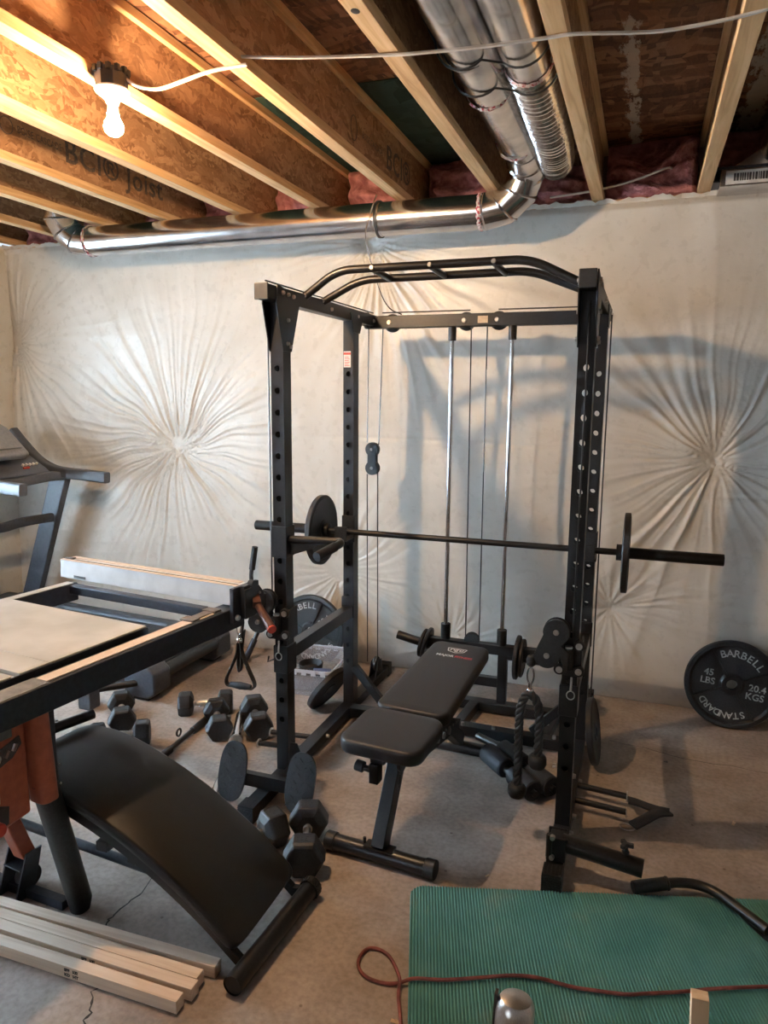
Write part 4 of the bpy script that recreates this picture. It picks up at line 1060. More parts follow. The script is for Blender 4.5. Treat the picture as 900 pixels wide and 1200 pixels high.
def dhandle(px, py, zt_, parent, rot):
    q = Matrix.Rotation(rot, 3, 'Z'); o_ = V((px, py, 0))
    f = lambda x, z: o_ + q @ V((x, 0, 0)) + V((0, 0, z))
    bm = NB()
    for s in (-1, 1): tube(bm, smooth_path([f(s * .006, zt_), f(s * .014, zt_ - .05), f(s * .045, zt_ - .12), f(s * .068, zt_ - .17), f(s * .062, zt_ - .195), f(s * .03, zt_ - .198)], 6), .008, 12, flat=(.007, .024), up0=(0, 1, 0))
    ob_from('webbing', bm, M['strap'], parent)
    bm = NB(); lathe(bm, [(0, 0), (0, .011), (.02, .014), (.05, .0165), (.08, .014), (.10, .011), (.10, 0)], f(-.05, zt_ - .192), f(.05, zt_ - .192), 18); ob_from('hand_grip', bm, M['foam'], parent)
dhandle(px, py, pz - .098, t, 0)
bm = NB(); tube(bm, smooth_path([(px - .012, py + .05, pz - .03), (px - .03, py + .06, pz - .10), (px - .045, py + .06, pz - .20), (px - .04, py + .06, pz - .25), (px - .028, py + .06, pz - .23), (px - .022, py + .055, pz - .15), (px - .006, py + .05, pz - .06)], 6), .008, 10, flat=(.006, .024), up0=(0, 1, 0))
tube(bm, [(px - .012, py + .05, pz - .03), (px, py + .02, pz - .0)], .004, 6)
solo('strap_handle', bm, M['strap'], 'Folded black strap hanging just behind the D-shaped handle', 'strap', (px - .02, py + .06, pz - .1))
# ankle strap on the right pegs
t = thing('ankle_strap', 'Black ankle strap hooked on the right storage pegs', 'strap', (.12, 2.85, 0), world=True)
bm = NB()
tube(bm, smooth_path([(.032, 2.895, .052), (.07, 2.90, .045), (.13, 2.905, .03), (.19, 2.90, .03)], 6), .01, 12, flat=(.05, .012))
tube(bm, smooth_path([(.055, 2.77, .018), (.09, 2.80, .03), (.14, 2.86, .035), (.19, 2.90, .028)], 6), .01, 12, flat=(.05, .012))
ob_from('cuff', bm, M['strap'], t)
bm = NB(); tube(bm, [(.035 + .028 * math.cos(a), 2.775 + .022 * math.sin(a), .006) for a in np.linspace(0, 2 * PI, 24, endpoint=False)], .0028, 8, closed=True); ob_from('metal_ring', bm, M['chrome2'], t)

# ------------------------------------------------------------------ adjustable bench
t = thing('adjustable_bench', 'Black padded adjustable weight bench with a printed backrest, inside the rack', 'weight bench', (-.80, 2.24, 0), math.radians(-4.5))
bm = NB(); cyl(bm, (-.20, 0, .034), (.20, 0, .034), .030, seg=24); ob_from('front_foot', bm, M['steel2'], t)
for s in (-1, 1):
    bm = NB(); cyl(bm, (s * .175, 0, .034), (s * .215, 0, .034), .034, seg=24); ob_from('foot_cap', bm, M['rubber'], t, bevel=.004)
bm = NB(); bx(bm, -.055, .055, -.024, .024, .058, .066); cyl(bm, (-.06, 0, .06), (-.06, 0, .085), .006, seg=10); ob_from('foot_clamp', bm, M['steel'], t, smooth=False)
bm = NB(); beam(bm, (.0, .0, .06), (.0, .19, .40), .05, .065, (0, 1, 0)); ob_from('front_leg', bm, M['steel2'], t, smooth=False, bevel=.004)
bm = NB(); beam(bm, (0, .13, .33), (0, .62, .30), .05, .06); beam(bm, (0, .60, .30), (.0, .90, .07), .05, .06); ob_from('main_rail', bm, M['steel2'], t, smooth=False, bevel=.004)
bm = NB(); bx(bm, -.055, -.02, .02, .065, .285, .36); cyl(bm, (-.055, .045, .325), (-.10, .045, .33), .012, seg=12); ob_from('seat_post_clamp', bm, M['steel2'], t, smooth=False, bevel=.003)
bm = NB(); cyl(bm, (-.085, .045, .328), (-.118, .045, .333), .021, seg=12); ob_from('adjuster_knob', bm, M['rubber'], t, bevel=.003)
bm = NB(); cyl(bm, (.026, .12, .34), (.040, .12, .34), .035, seg=20); tube(bm, [(.035, .10, .30), (.037, .085, .26), (.036, .08, .275)], .003, 6); ob_from('pivot_disc', bm, M['steel2'], t, bevel=.002)
bm = NB(); bx(bm, -.055, .0, .03, .10, .36, .42); bx(bm, -.025, .025, .02, .26, .40, .43); ob_from('seat_bracket', bm, M['steel2'], t, smooth=False, bevel=.003)
def tilt(bm, loc, rx): bmesh.ops.transform(bm, matrix=Matrix.Translation(loc) @ Matrix.Rotation(rx, 4, 'X'), verts=bm.verts)
bm = NB(); pad(bm, .315, .29, .055, .055, .014); tilt(bm, (.0, .105, .415), math.radians(2)); ob_from('seat_pad', bm, M['vinyl'], t, ang=60)
bm = NB(); pad(bm, .30, .66, .058, .045, .016, wfar=.265); tilt(bm, (.0, .60, .445), math.radians(5)); bp_ = ob_from('backrest_pad', bm, M['vinyl'], t, ang=60)
Tb = Matrix.Translation((.0, .60, .445)) @ Matrix.Rotation(math.radians(5), 4, 'X')
bm = NB(); text_bm(bm, 'MAJOR', .026, Tb @ Matrix.Translation((-.034, .175, .0604)), .0002, 1.0, bold=.0008)
# shield emblem: outlined slanted block with three strokes
def strip(bm, a, b, w_): 
    a, b = V((a[0], a[1], 0)), V((b[0], b[1], 0)); d = (b - a).normalized(); s = V((-d.y, d.x, 0)) * w_ / 2
    vs = [bm.verts.new(Tb @ (p + V((0, 0, .0604)))) for p in (a + s, b + s, b - s, a - s)]; bm.faces.new(vs)
cx, cy = .0, .238
k_ = .034
for a, b in (((-1.3, .55), (1.3, .55)), ((-1.3, .55), (-1.05, -.35)), ((1.3, .55), (1.05, -.35)), ((-1.05, -.35), (0, -.75)), ((1.05, -.35), (0, -.75)), ((-.9, .28), (-.3, .28)), ((-.85, .28), (-.75, -.2)), ((-.35, .28), (-.33, -.15)), ((-.12, .3), (-.1, -.5)), ((-.12, .3), (.35, .3)), ((.12, .28), (.12, -.5)), ((.95, .3), (.45, .3)), ((.48, .3), (.45, -.15)), ((.45, -.15), (.85, -.1)), ((.85, -.1), (.86, .1))):
    strip(bm, (cx + a[0] * k_, cy + a[1] * k_), (cx + b[0] * k_, cy + b[1] * k_), .0055)
ob_from('white_print', bm, M['whitelogo'], bp_, smooth=False)
bm = NB(); text_bm(bm, 'FITNESS', .024, Tb @ Matrix.Translation((.052, .174, .0604)), .0002, .95, bold=.0008); ob_from('red_print', bm, M['redlogo'], bp_, smooth=False)
bm = NB(); bx(bm, -.03, .03, .35, .85, .40, .435); ob_from('backrest_frame', bm, M['steel2'], t, smooth=False)
bm = NB(); 
for s in (-.045, .045):
    prism(bm, [(s, .36, .26), (s, .74, .20), (s, .76, .24), (s, .50, .36), (s, .40, .38)], (.004, 0, 0))
ob_from('ladder_plate', bm, M['steel2'], t, smooth=False)
bm = NB()
for k in range(7): cyl(bm, (-.045, .42 + k * .045, .300 - k * .008), (.055, .42 + k * .045, .300 - k * .008), .006, seg=10)
for k in range(3): cyl(bm, (.049, .46 + k * .07, .275 - k * .012), (.056, .46 + k * .07, .275 - k * .012), .014, seg=16)
ob_from('ladder_rung', bm, M['bolt'], t)
bm = NB(); cyl(bm, (-.17, .90, .034), (.12, .90, .034), .030, seg=24); ob_from('rear_foot', bm, M['steel2'], t)
# foam roller attachment on the floor
t = thing('foam_roller_bar', 'Pair of black foam leg rollers lying on the floor right of the bench', 'foam roller', (-.42, 3.0, 0), world=True)
bm = NB(); cyl(bm, (-.60, 3.10, .048), (-.325, 2.81, .048), .014, seg=12); cyl(bm, (-.545, 3.165, .048), (-.255, 2.873, .048), .014, seg=12); ob_from('core_tube', bm, M['steel2'], t)
for a, b in (((-.585, 3.095, .05), (-.475, 2.975, .05)), ((-.435, 2.935, .05), (-.335, 2.827, .05)), ((-.525, 3.15, .05), (-.40, 3.025, .05)), ((-.37, 2.99, .05), (-.270, 2.889, .05))):
    bm = NB(); d = V(b) - V(a); L_ = d.length; lathe(bm, [(0, .014), (0, .040), (.006, .045), (L_ - .006, .045), (L_, .040), (L_, .014)], a, b, 28); ob_from('foam_sleeve', bm, M['foam'], t)
bm = NB(); cyl(bm, (-.45, 2.95, .048), (-.40, 2.90, .048), .030, seg=16); cyl(bm, (-.53, 3.16, .05), (-.66, 3.235, .05), .018, seg=16); ob_from('connector', bm, M['steel2'], t)

# ------------------------------------------------------------------ dumbbells
def dumbbell(label, loc, rz, k, ang=0, marks=None):
    """hex dumbbell along local x; k scales a 25 cm one"""
    t = thing('hex_dumbbell', label, 'dumbbell', loc, rz, 'hex dumbbells on the floor')
    ap = .060 * k; R = ap / math.cos(PI / 6); hl = .082 * k; gp = .058 + .004 * k
    bm = NB(); lathe(bm, [(0, .0115), (.02, .013), (.05, .0155), (.07, .0165), (.09, .0155), (.12, .013), (.14, .0115)], (-.07, 0, ap), (.07, 0, ap), 20)
    for xx in (-.05, -.044, .044, .05): lathe(bm, [(-.002, .013), (0, .0175), (.002, .013)], (xx, 0, ap), (xx + 1, 0, ap), 20)
    ob_from('handle', bm, M['chrome2'], t)
    for s in (-1, 1):
        bm = NB(); x0, x1 = s * gp, s * (gp + hl)
        rings = []
        for (x, r) in ((x0, .55 * R), (x0 + s * .012 * k, R * .96), (x0 + s * .02 * k, R), (x1 - s * .016 * k, R), (x1 - s * .006 * k, R * .93), (x1, R * .82)):
            rings.append([bm.verts.new((x, r * math.sin(a + PI / 6), ap + r * math.cos(a + PI / 6))) for a in [j * PI / 3 + 0 for j in range(6)]])
        for A, B in zip(rings, rings[1:]):
            for j in range(6): bm.faces.new((A[j], A[(j + 1) % 6], B[(j + 1) % 6], B[j]))
        bm.faces.new(rings[0]); bm.faces.new(rings[-1])
        hd = ob_from('hex_head', bm, M['rubber'], t, smooth=False, bevel=.004 * k)
        bm = NB(); w_, l_ = ap * .42, hl * .55; xm = (x0 + x1) / 2
        for (ax, ay, bx_, by_) in ((-l_ / 2, -w_, l_ / 2, -w_), (l_ / 2, -w_, l_ / 2, w_), (l_ / 2, w_, -l_ / 2, w_), (-l_ / 2, w_, -l_ / 2, -w_)): beam(bm, (xm + ax, ay, 2 * ap + .0002), (xm + bx_, by_, 2 * ap + .0002), .003, .0016)
        if marks: text_bm(bm, marks, .032 * k, Matrix.Translation((xm, 0, 2 * ap + .0004)) @ Matrix.Rotation(PI / 2, 4, 'Z'), .0006)
        ob_from('raised_mark', bm, M['castiron'], hd, smooth=False)
    return t
def dbl(label, a, b, k, **kw):
    a, b = V(a), V(b); c = (a + b) / 2; d = b - a
    return dumbbell(label, (c.x, c.y, 0), math.atan2(d.y, d.x), k, **kw)
dbl('Hex dumbbell lying furthest left, end-on beneath the table saw rail', (-2.34, 2.75), (-2.50, 2.94), 1.0)
dbl('Hex dumbbell half hidden behind the raised end of the curved bench', (-2.165, 2.70), (-2.36, 2.58), .93)
dbl('Hex dumbbell lying broadside at the back, chrome grip showing', (-2.175, 3.04), (-1.99, 3.14), .95)
dbl('Hex dumbbell beside the tip of the black lat bar', (-1.855, 2.86), (-1.98, 3.03), .97)
dbl('Hex dumbbell over the end of the chrome curl bar', (-1.69, 2.945), (-1.80, 3.10), 1.06)
dbl('Heavy hex dumbbell nearest the front foot of the padded bench', (-1.035, 2.11), (-1.105, 2.29), 1.10, marks='50')
dbl('Heavy hex dumbbell with numbered top between the curved bench and the foot plates', (-1.215, 2.205), (-1.335, 2.035), 1.08, marks='50')

# bars on the floor
t = thing('lat_bar', 'Straight black bar with an eyelet lying on the floor behind the curved bench', 'exercise bar', (-2.0, 2.8, 0), world=True)
bm = NB(); cyl(bm, (-1.99, 2.55, .018), (-2.02, 3.02, .018), .0125, seg=16); ob_from('shaft', bm, M['steel2'], t)
for a, b in (((-1.985, 2.50, .018), (-1.994, 2.66, .018)), ((-2.008, 2.86, .018), (-2.021, 3.05, .018))):
    bm = NB(); cyl(bm, a, b, .018, seg=18); ob_from('rubber_grip', bm, M['rubber'], t, bevel=.002)
bm = NB(); tube(bm, [(-2.024 + .0, 2.77 + .017 * math.cos(a), .047 + .017 * math.sin(a)) for a in np.linspace(0, 2 * PI, 20, endpoint=False)], .005, 8, closed=True); ob_from('eyelet', bm, M['steel2'], t)
t = thing('curl_bar', 'Chrome curl bar lying on the floor behind the left foot plate', 'exercise bar', (-1.7, 2.75, 0), world=True)
bm = NB(); cyl(bm, (-1.865, 3.08, .026), (-1.745, 2.83, .026), .0255, seg=28); ob_from('sleeve', bm, M['chrome'], t, bevel=.002)
bm = NB(); cyl(bm, (-1.745, 2.83, .026), (-1.738, 2.815, .026), .034, seg=28); ob_from('collar', bm, M['chrome2'], t)
bm = NB(); tube(bm, smooth_path([(-1.74, 2.82, .026), (-1.70, 2.73, .026), (-1.655, 2.66, .020), (-1.635, 2.52, .018), (-1.60, 2.42, .016), (-1.54, 2.33, .016), (-1.50, 2.27, .016)], 8), .0135, 16); ob_from('cambered_shaft', bm, M['chrome'], t)
for i, (cx, cy, rr, lab) in enumerate(((-1.40, 2.205, .026, 'Chrome spring collar on the floor beside the ribbed rack foot'), (-2.14, 3.15, .024, 'Thin wire collar on the floor behind the broadside dumbbell'))):
    bm = NB(); pts = []
    turns = 3
    for k in range(turns * 16): a = k / 16 * 2 * PI; pts.append((cx + rr * math.cos(a), cy + rr * math.sin(a), .006 + k * .00055))
    pts.append((cx + rr + .05, cy + .01, .03)); tube(bm, pts, .0032 if i == 0 else .0022, 8)
    solo('spring_collar', bm, M['chrome'], lab, 'collar clip', (cx, cy, 0))
# angled bar leaning on the wall behind
t = thing('leaning_bar', 'Bent black bar standing against the wall behind the left pulley', 'exercise bar', (-2.2, 3.8, 0), world=True)
bm = NB(); tube(bm, round_path([(-2.27, 3.96, .70), (-2.30, 3.95, .50), (-2.19, 3.88, .30), (-2.195, 3.86, .20), (-2.26, 3.80, .02)], .06, 8), .0135, 16); ob_from('shaft', bm, M['steel2'], t)
bm = NB(); cyl(bm, (-2.268, 3.962, .71), (-2.290, 3.955, .56), .0195, seg=18); ob_from('rubber_grip', bm, M['rubber'], t, bevel=.003)
bm = NB(); cyl(bm, (-2.215, 3.842, .145), (-2.268, 3.793, .0), .0195, seg=18); ob_from('rubber_grip', bm, M['rubber'], t, bevel=.003)
bm = NB(); box(bm, (-2.50, 4.00-.08, .075), (.05, .03, .15), Euler((.0, .25, .2)))
solo('wood_offcut', bm, M['stickw'], 'Small pale wood offcut standing at the wall behind the treadmill corner', 'wood scrap', (-2.50, 3.92, 0), smooth=False, bevel=.002)

# ------------------------------------------------------------------ storage bin
t = thing('storage_bin', 'Clear plastic bin with odds and ends between the left uprights', 'storage bin', (-1.70, 3.64, 0), math.radians(6))
bw, bl, bh, e = .30, .38, .165, .020
bm = NB()
def ringz(w_, l_, z, r=.03): return [bm.verts.new((x, y, z)) for x, y in rrect(w_, l_, r, 4)]
R1 = [ringz(bw - 2 * e, bl - 2 * e, .003), ringz(bw, bl, bh), ringz(bw + .02, bl + .02, bh), ringz(bw + .02, bl + .02, bh - .02), ringz(bw + .014, bl + .014, bh - .02), ringz(bw + .012, bl + .012, bh - .004), ringz(bw - .005, bl - .005, bh - .004), ringz(bw - 2 * e - .005, bl - 2 * e - .005, .006)]
n = len(R1[0])
for A, B in zip(R1, R1[1:]):
    for k in range(n): bm.faces.new((A[k], A[(k + 1) % n], B[(k + 1) % n], B[k]))
bm.faces.new(R1[0][::-1]); bm.faces.new(R1[-1])
ob_from('tub', bm, M['clear'], t, ang=40)
bm = NB(); o_ = rrect(bw + .024, bl + .024, .035, 5); tube(bm, [(x, y, bh - .008) for x, y in o_], .008, 8, closed=True, flat=(.006, .020), up0=(0, 0, 1)); rm = ob_from('rolled_rim', bm, M['clearrim'], t)
for y in (-bl / 2 - .019, bl / 2 + .013):
    for k in range(5):
        bm = NB(); bx(bm, -.125 + k * .055, -.098 + k * .055, y, y + .006, bh - .028, bh + .001); ob_from('rim_rib', bm, M['clearrim'], rm, smooth=False)
bm = NB(); pad(bm, .22, .30, .085, .05, .03); bmesh.ops.transform(bm, matrix=Matrix.Translation((0, 0, .012)), verts=bm.verts)
solo_ = ob_from('folded_cloth', bm, noise_mat('grey_cloth', (.16, .165, .17), (.24, .245, .25), 40, .9, 0, .4, .004), None); solo_.location = (-1.70, 3.64, 0.0); solo_.rotation_euler = (0, 0, math.radians(6)); tag(solo_, 'Grey cloth bundle filling the bottom of the clear bin', 'cloth')
bm = NB(); lathe(bm, [(0, 0), (0, .062), (.05, .072), (.052, .066), (.02, .058), (.018, 0)], (0, 0, 0), (0, 0, 1), 32)
b_ = ob_from('round_container', bm, M['rubber'], None); b_.location = (-1.71, 3.59, .098); tag(b_, 'Round black dish sitting in the clear bin', 'container')
bm = NB(); bx(bm, -.05, .05, -.03, .03, 0, .018); b_ = ob_from('plastic_lid', bm, M['blue'], None, smooth=False, bevel=.004); b_.location = (-1.605, 3.52, .125); b_.rotation_euler = (.15, .1, .5); tag(b_, 'Navy plastic piece at the right rim inside the clear bin', 'lid')
# ------------------------------------------------------------------ curved bench
t = thing('curved_bench', 'Curved black padded sit-up bench in the left foreground', 'sit-up bench', (-1.4, 1.78, 0), world=True)
prof = smooth_path([(-1.868, 0, .462), (-1.80, 0, .474), (-1.66, 0, .462), (-1.485, 0, .402), (-1.315, 0, .318), (-1.152, 0, .212), (-1.05, 0, .128), (-1.005, 0, .090)], 8)
def sweep_pad(prof, y0, y1, th, e=.010, endr=.038):
    bm = NB(); n = len(prof); rings = []
    Ltot = sum((prof[i + 1] - prof[i]).length for i in range(n - 1)); s_ = 0
    for i in range(n):
        if i: s_ += (prof[i] - prof[i - 1]).length
        d = (prof[min(i + 1, n - 1)] - prof[max(i - 1, 0)]).normalized(); nrm = V((-d.z, 0, d.x)) if d.x > 0 else V((d.z, 0, -d.x))
        if nrm.z < 0: nrm = -nrm
        de = min(s_, Ltot - s_); ins = 0 if de > endr else endr - math.sqrt(max(0, endr ** 2 - (endr - de) ** 2))
        a, b = y0 + ins, y1 - ins; p = prof[i]
        sec = [(a + e, -th), (a, -th + e), (a, -e), (a + e * .3, -e * .3), (a + e, 0), (a + .08, .004), ((a + b) / 2, .006), (b - .08, .004), (b - e, 0), (b - e * .3, -e * .3), (b, -e), (b, -th + e), (b - e, -th)]
        rings.append([bm.verts.new(V((p.x, y, p.z)) + nrm * h) for y, h in sec])
    m = len(rings[0])
    for A, B in zip(rings, rings[1:]):
        for k in range(m): bm.faces.new((A[k], A[(k + 1) % m], B[(k + 1) % m], B[k]))
    bm.faces.new(rings[0]); bm.faces.new(rings[-1]); return bm
dense = []
for a, b in zip(prof, prof[1:]):
    dense += [a.lerp(b, k / 3) for k in range(3)]
dense.append(prof[-1])
ob_from('curved_pad', sweep_pad(dense, 1.612, 1.992, .042, .012), M['vinyl2'], t, ang=60)
bm = NB()
for yy in (1.615, 1.955):
    tube(bm, [V((p.x, yy, p.z - .062)) for p in prof] , .02, 4, flat=None)
bm.free()
for yy in (1.622, 1.955):
    bm = NB(); lo = [V((p.x, yy, p.z - .044)) for p in prof] + [V((-.975, yy, .05))]; hi = [V((p.x, yy, p.z - .078)) for p in reversed(prof)]
    hi = [V((-.985, yy, .03))] + hi
    prism(bm, lo + hi, (0, .022, 0)); ob_from('side_rail', bm, M['steel2'], t, smooth=False)
bm = NB(); cyl(bm, (-.985, 1.545, .033), (-.955, 2.0, .033), .030, seg=28, caps=False); cyl(bm, (-.9852, 1.548, .033), (-.955, 2.0, .033), .027, seg=28); ob_from('front_foot_tube', bm, M['steel2'], t)
bm = NB(); lathe(bm, [(0, .030), (0, .0345), (.03, .0345), (.034, .030), (.034, 0)], (-.957, 1.975, .034), (-.9547, 2.01, .034), 28)
for k in range(18):
    a = k * 2 * PI / 18; box(bm, (-.956 + .0345 * math.cos(a), 1.99, .034 + .0345 * math.sin(a)), (.004, .026, .004), Euler((0, -a, 0)))
ob_from('end_cap', bm, M['rubber'], t)
bm = NB(); beam(bm, (-1.47, 1.79, .30), (-1.50, 1.79, .135), .03, .04, (0, 1, 0)); bx(bm, -1.50, -1.46, 1.62, 1.96, .28, .31); ob_from('centre_strut', bm, M['steel2'], t, smooth=False)
bm = NB(); cyl(bm, (-1.40, 1.79, .112), (-2.22, 1.80, .175), .016, seg=16); ob_from('lower_stay', bm, M['sawblue'], t)
bm = NB(); beam(bm, (-1.84, 1.79, .40), (-2.24, 1.80, .05), .04, .05, (0, 1, 0)); bx(bm, -1.85, -1.80, 1.66, 1.96, .38, .41); ob_from('rear_leg', bm, M['steel2'], t, smooth=False)
bm = NB(); cyl(bm, (-2.25, 1.62, .03), (-2.25, 1.99, .03), .028, seg=20); ob_from('rear_foot_tube', bm, M['steel2'], t)
bm = NB(); cyl(bm, (-1.895, 1.80, .35), (-1.895, 1.80, .52), .016, seg=12); cyl(bm, (-1.92, 1.72, .505), (-1.83, 2.0, .505), .018, seg=18); ob_from('leg_hold_bar', bm, M['steel2'], t)
bm = NB(); cyl(bm, (-1.832, 1.992, .505), (-1.830, 1.999, .505), .0175, seg=18); ob_from('red_end_plug', bm, noise_mat('maroon_plug', (.09, .015, .015), (.14, .02, .02), 40, .5, 0, 0), t)
# foot block with tube near the treadmill
t = thing('floor_stand', 'Black square-footed tube on the floor left of the dumbbells', 'stand foot', (-2.72, 2.93, 0), world=True)
bm = NB(); bx(bm, -2.74, -2.66, 2.89, 2.97, 0, .15); ob_from('foot_block', bm, M['treaddark'], t, smooth=False, bevel=.008)
bm = NB(); cyl(bm, (-2.66, 2.96, .10), (-2.50, 3.12, .10), .02, seg=16); ob_from('tube', bm, M['rubber'], t)

# ------------------------------------------------------------------ table saw
RZ = math.radians(-7)
t = thing('table_saw', 'Orange and black portable table saw with worn pale top, left foreground', 'table saw', (-1.6, 1.5, 0), RZ)
TZ = .87
bm = NB(); bx(bm, -.74, -.038, -.36, -.018 + .0, TZ - .035, TZ); ob_from('table_top', bm, M['castop'], t, smooth=False, bevel=.003)
bm = NB(); bx(bm, -.74, -.038, .006, .105, TZ - .035, TZ); bx(bm, -.74, -.038, -.018, .006, TZ - .035, TZ - .012); ob_from('table_top', bm, M['castop'], t, smooth=False, bevel=.0015)
bm = NB(); bx(bm, -.74, -.038, .108, .50, TZ - .028, TZ); ob_from('extension_wing', bm, M['castop'], t, smooth=False, bevel=.003)
bm = NB(); bx(bm, -.037, -.031, -.36, .50, TZ - .055, TZ - .004); bx(bm, -.74, -.04, .501, .507, TZ - .055, TZ - .004); ob_from('wing_edge', bm, M['darkpl'], t, smooth=False)
bm = NB(); bx(bm, -.002, .074, -.70, .90, TZ - .095, TZ - .012); rl = ob_from('front_rail', bm, M['sawblue'], t, smooth=False, bevel=.004)
bm = NB(); bx(bm, .014, .058, .02, .78, TZ - .012, TZ - .009); ob_from('rail_scale', bm, M['aluedge'], rl, smooth=False)
bm = NB(); bx(bm, .002, .070, -.60, .02, TZ - .012, TZ - .010); ob_from('worn_rail_cap', bm, noise_mat('worn_grey', (.12, .11, .09), (.24, .21, .17), 20, .6, 0, 0), rl, smooth=False)
bm = NB(); bx(bm, -.035, -.002, -.30, .50, TZ - .07, TZ - .05); ob_from('rail_spacer', bm, M['darkpl'], t, smooth=False)
bm = NB(); bx(bm, -.79, -.745, -.5, .82, TZ - .085, TZ - .008); rr_ = ob_from('rear_rail', bm, M['sawblue'], t, smooth=False, bevel=.004)
bm = NB(); bx(bm, -.788, -.747, .1, .80, TZ - .008, TZ - .006); ob_from('rail_cap', bm, M['castop'], rr_, smooth=False)
bm = NB(); bx(bm, -.78, -.03, .775, .815, TZ - .05, TZ - .012); ob_from('end_cross_rail', bm, M['sawblue'], t, smooth=False, bevel=.004)
bm = NB(); bx(bm, .0, .06, .62, .66, TZ - .010, TZ - .002); bx(bm, .012, .05, .66, .74, TZ - .010, TZ - .004); bx(bm, -.0, .06, .74, .78, TZ - .010, TZ - .001); ob_from('scale_cursor', bm, noise_mat('grey_brown_clip', (.12, .10, .08), (.2, .17, .14), 40, .5, .3, 0), t, smooth=False, bevel=.002)
# fence
bm = NB(); prism(bm, [(-.875, .84, TZ - .005), (-.875, .845, TZ + .072), (-.875, .915, TZ + .072), (-.875, .915, TZ - .005)], (.955, 0, 0)); fn = ob_from('rip_fence', bm, M['alu'], t, smooth=False, bevel=.002)
bm = NB(); bx(bm, -.875, .08, .842, .862, TZ + .072, TZ + .074); bx(bm, -.86, .06, .890, .912, TZ + .072, TZ + .076); ob_from('fence_edge_strip', bm, M['aluedge'], fn, smooth=False)
bm = NB(); bx(bm, -.85, .07, .866, .872, TZ + .0722, TZ + .0736); bx(bm, -.79, -.72, .838, .8395, TZ + .0, TZ + .012); bx(bm, -.875, -.83, .862, .89, TZ + .0722, TZ + .077); ob_from('dark_slot', bm, M['ink'], fn, smooth=False)
bm = NB(); bx(bm, .082, .100, .80, .96, TZ - .06, TZ + .075); bx(bm, .075, .12, .86, .98, TZ - .03, TZ + .02)
prism(bm, [(.10, .84, TZ + .065), (.10, .93, TZ + .065), (.10, .96, TZ + .03), (.10, .96, TZ - .02), (.10, .90, TZ - .05), (.10, .84, TZ - .05)], (.025, 0, 0))
cyl(bm, (.10, .90, TZ + .072), (.125, .90, TZ + .072), .018, seg=16); bx(bm, .10, .12, .84, .88, TZ + .06, TZ + .078); ob_from('fence_head', bm, M['darkpl'], fn, smooth=False, bevel=.003)
bm = NB(); beam(bm, (.11, .92, TZ + .02), (.15, .88, TZ - .0), .03, .03); cyl(bm, (.13, .90, TZ + .005), (.262, .812, TZ - .055), .013, .017, seg=14); lv = ob_from('locking_lever', bm, noise_mat('dark_red_brown', (.05, .018, .013), (.09, .03, .02), 40, .4, 0, 0), fn, bevel=.002)
bm = NB(); cyl(bm, (.262, .812, TZ - .055), (.270, .8066, TZ - .0586), .0172, seg=16); ob_from('red_lever_cap', bm, M['redcap'], lv, bevel=.003)
bm = NB(); bolt(bm, (.100, .82, TZ - .04), (1, 0, 0), .012, .01); bolt(bm, (.125, .93, TZ + .035), (1, 0, 0), .006, .004); ob_from('bolt', bm, M['bolt'], fn)
# orange body
bm = NB()
prism(bm, [(-.02, -.60, .38), (-.02, .0, .45), (-.02, .0, TZ - .10), (-.02, -.045, TZ - .10), (-.02, -.045, TZ - .165), (-.02, -.60, TZ - .165)], (-.55, 0, 0))
bd = ob_from('motor_housing', bm, M['orange'], t, smooth=False, bevel=.008)
bm = NB(); out = rrect(.075, .062, .022, 5); prism(bm, [(-.012 + a, .022 + b, TZ - .10) for a, b in out], (-.006, .022, -.30)); ob_from('corner_column', bm, M['orange'], bd, bevel=.003)
bm = NB(); prism(bm, [(-.018, -.60, TZ - .10), (-.018, -.045, TZ - .10), (-.018, -.045, TZ - .165), (-.018, -.60, TZ - .165)], (-.02, 0, 0)); ob_from('upper_panel', bm, noise_mat('grey_green_panel', (.06, .065, .065), (.09, .095, .09), 30, .5, 0, 0), bd, smooth=False)
bm = NB(); prism(bm, [(-.014, -.27, .575), (-.014, -.05, .645), (-.014, -.020, .675), (-.014, -.025, .70), (-.014, -.27, .625)], (-.01, 0, 0)); sl = ob_from('arc_slot', bm, M['ink'], bd, smooth=False)
bm = NB()
for k in range(9): box(bm, (-.0135, -.25 + k * .026, .60 + k * .009), (.006, .018, .020), Euler((.3 + k * .3, .2, .4)))
ob_from('gear_rack', bm, M['chrome2'], sl, smooth=False)
bm = NB(); bx(bm, -.021, -.0185, -.17, -.095, .525, .565); ob_from('sticker', bm, noise_mat('aged_sticker', (.4, .38, .26), (.5, .46, .34), 30, .5, 0, 0), bd, smooth=False)
bm = NB(); prism(bm, [(-.0175, -.24, .425), (-.0175, -.075, .455), (-.0175, -.07, .505), (-.0175, -.10, .52), (-.0175, -.24, .505)], (-.004, 0, 0)); wl = ob_from('crank_recess', bm, M['ink'], bd, smooth=False)
bm = NB(); cyl(bm, (-.02, -.125, .47), (.02, -.125, .47), .020, seg=24); ob_from('crank_hub', bm, M['redcap'], wl, bevel=.005)
bm = NB(); bx(bm, -.045, .0, .057, .082, .46, TZ - .05); ob_from('side_bracket', bm, M['sawblue'], t, smooth=False, bevel=.002); bm = NB(); bx(bm, -.50, -.45, .0, .05, .45, TZ - .05); ob_from('side_bracket', bm, M['sawblue'], t, smooth=False, bevel=.002)
bm = NB()
for zz in (.50, .56, .70, .79): bolt(bm, (-.003, .09, zz), (1, 0, 0), .004, .003)
ob_from('bolt', bm, M['bolt'], t)
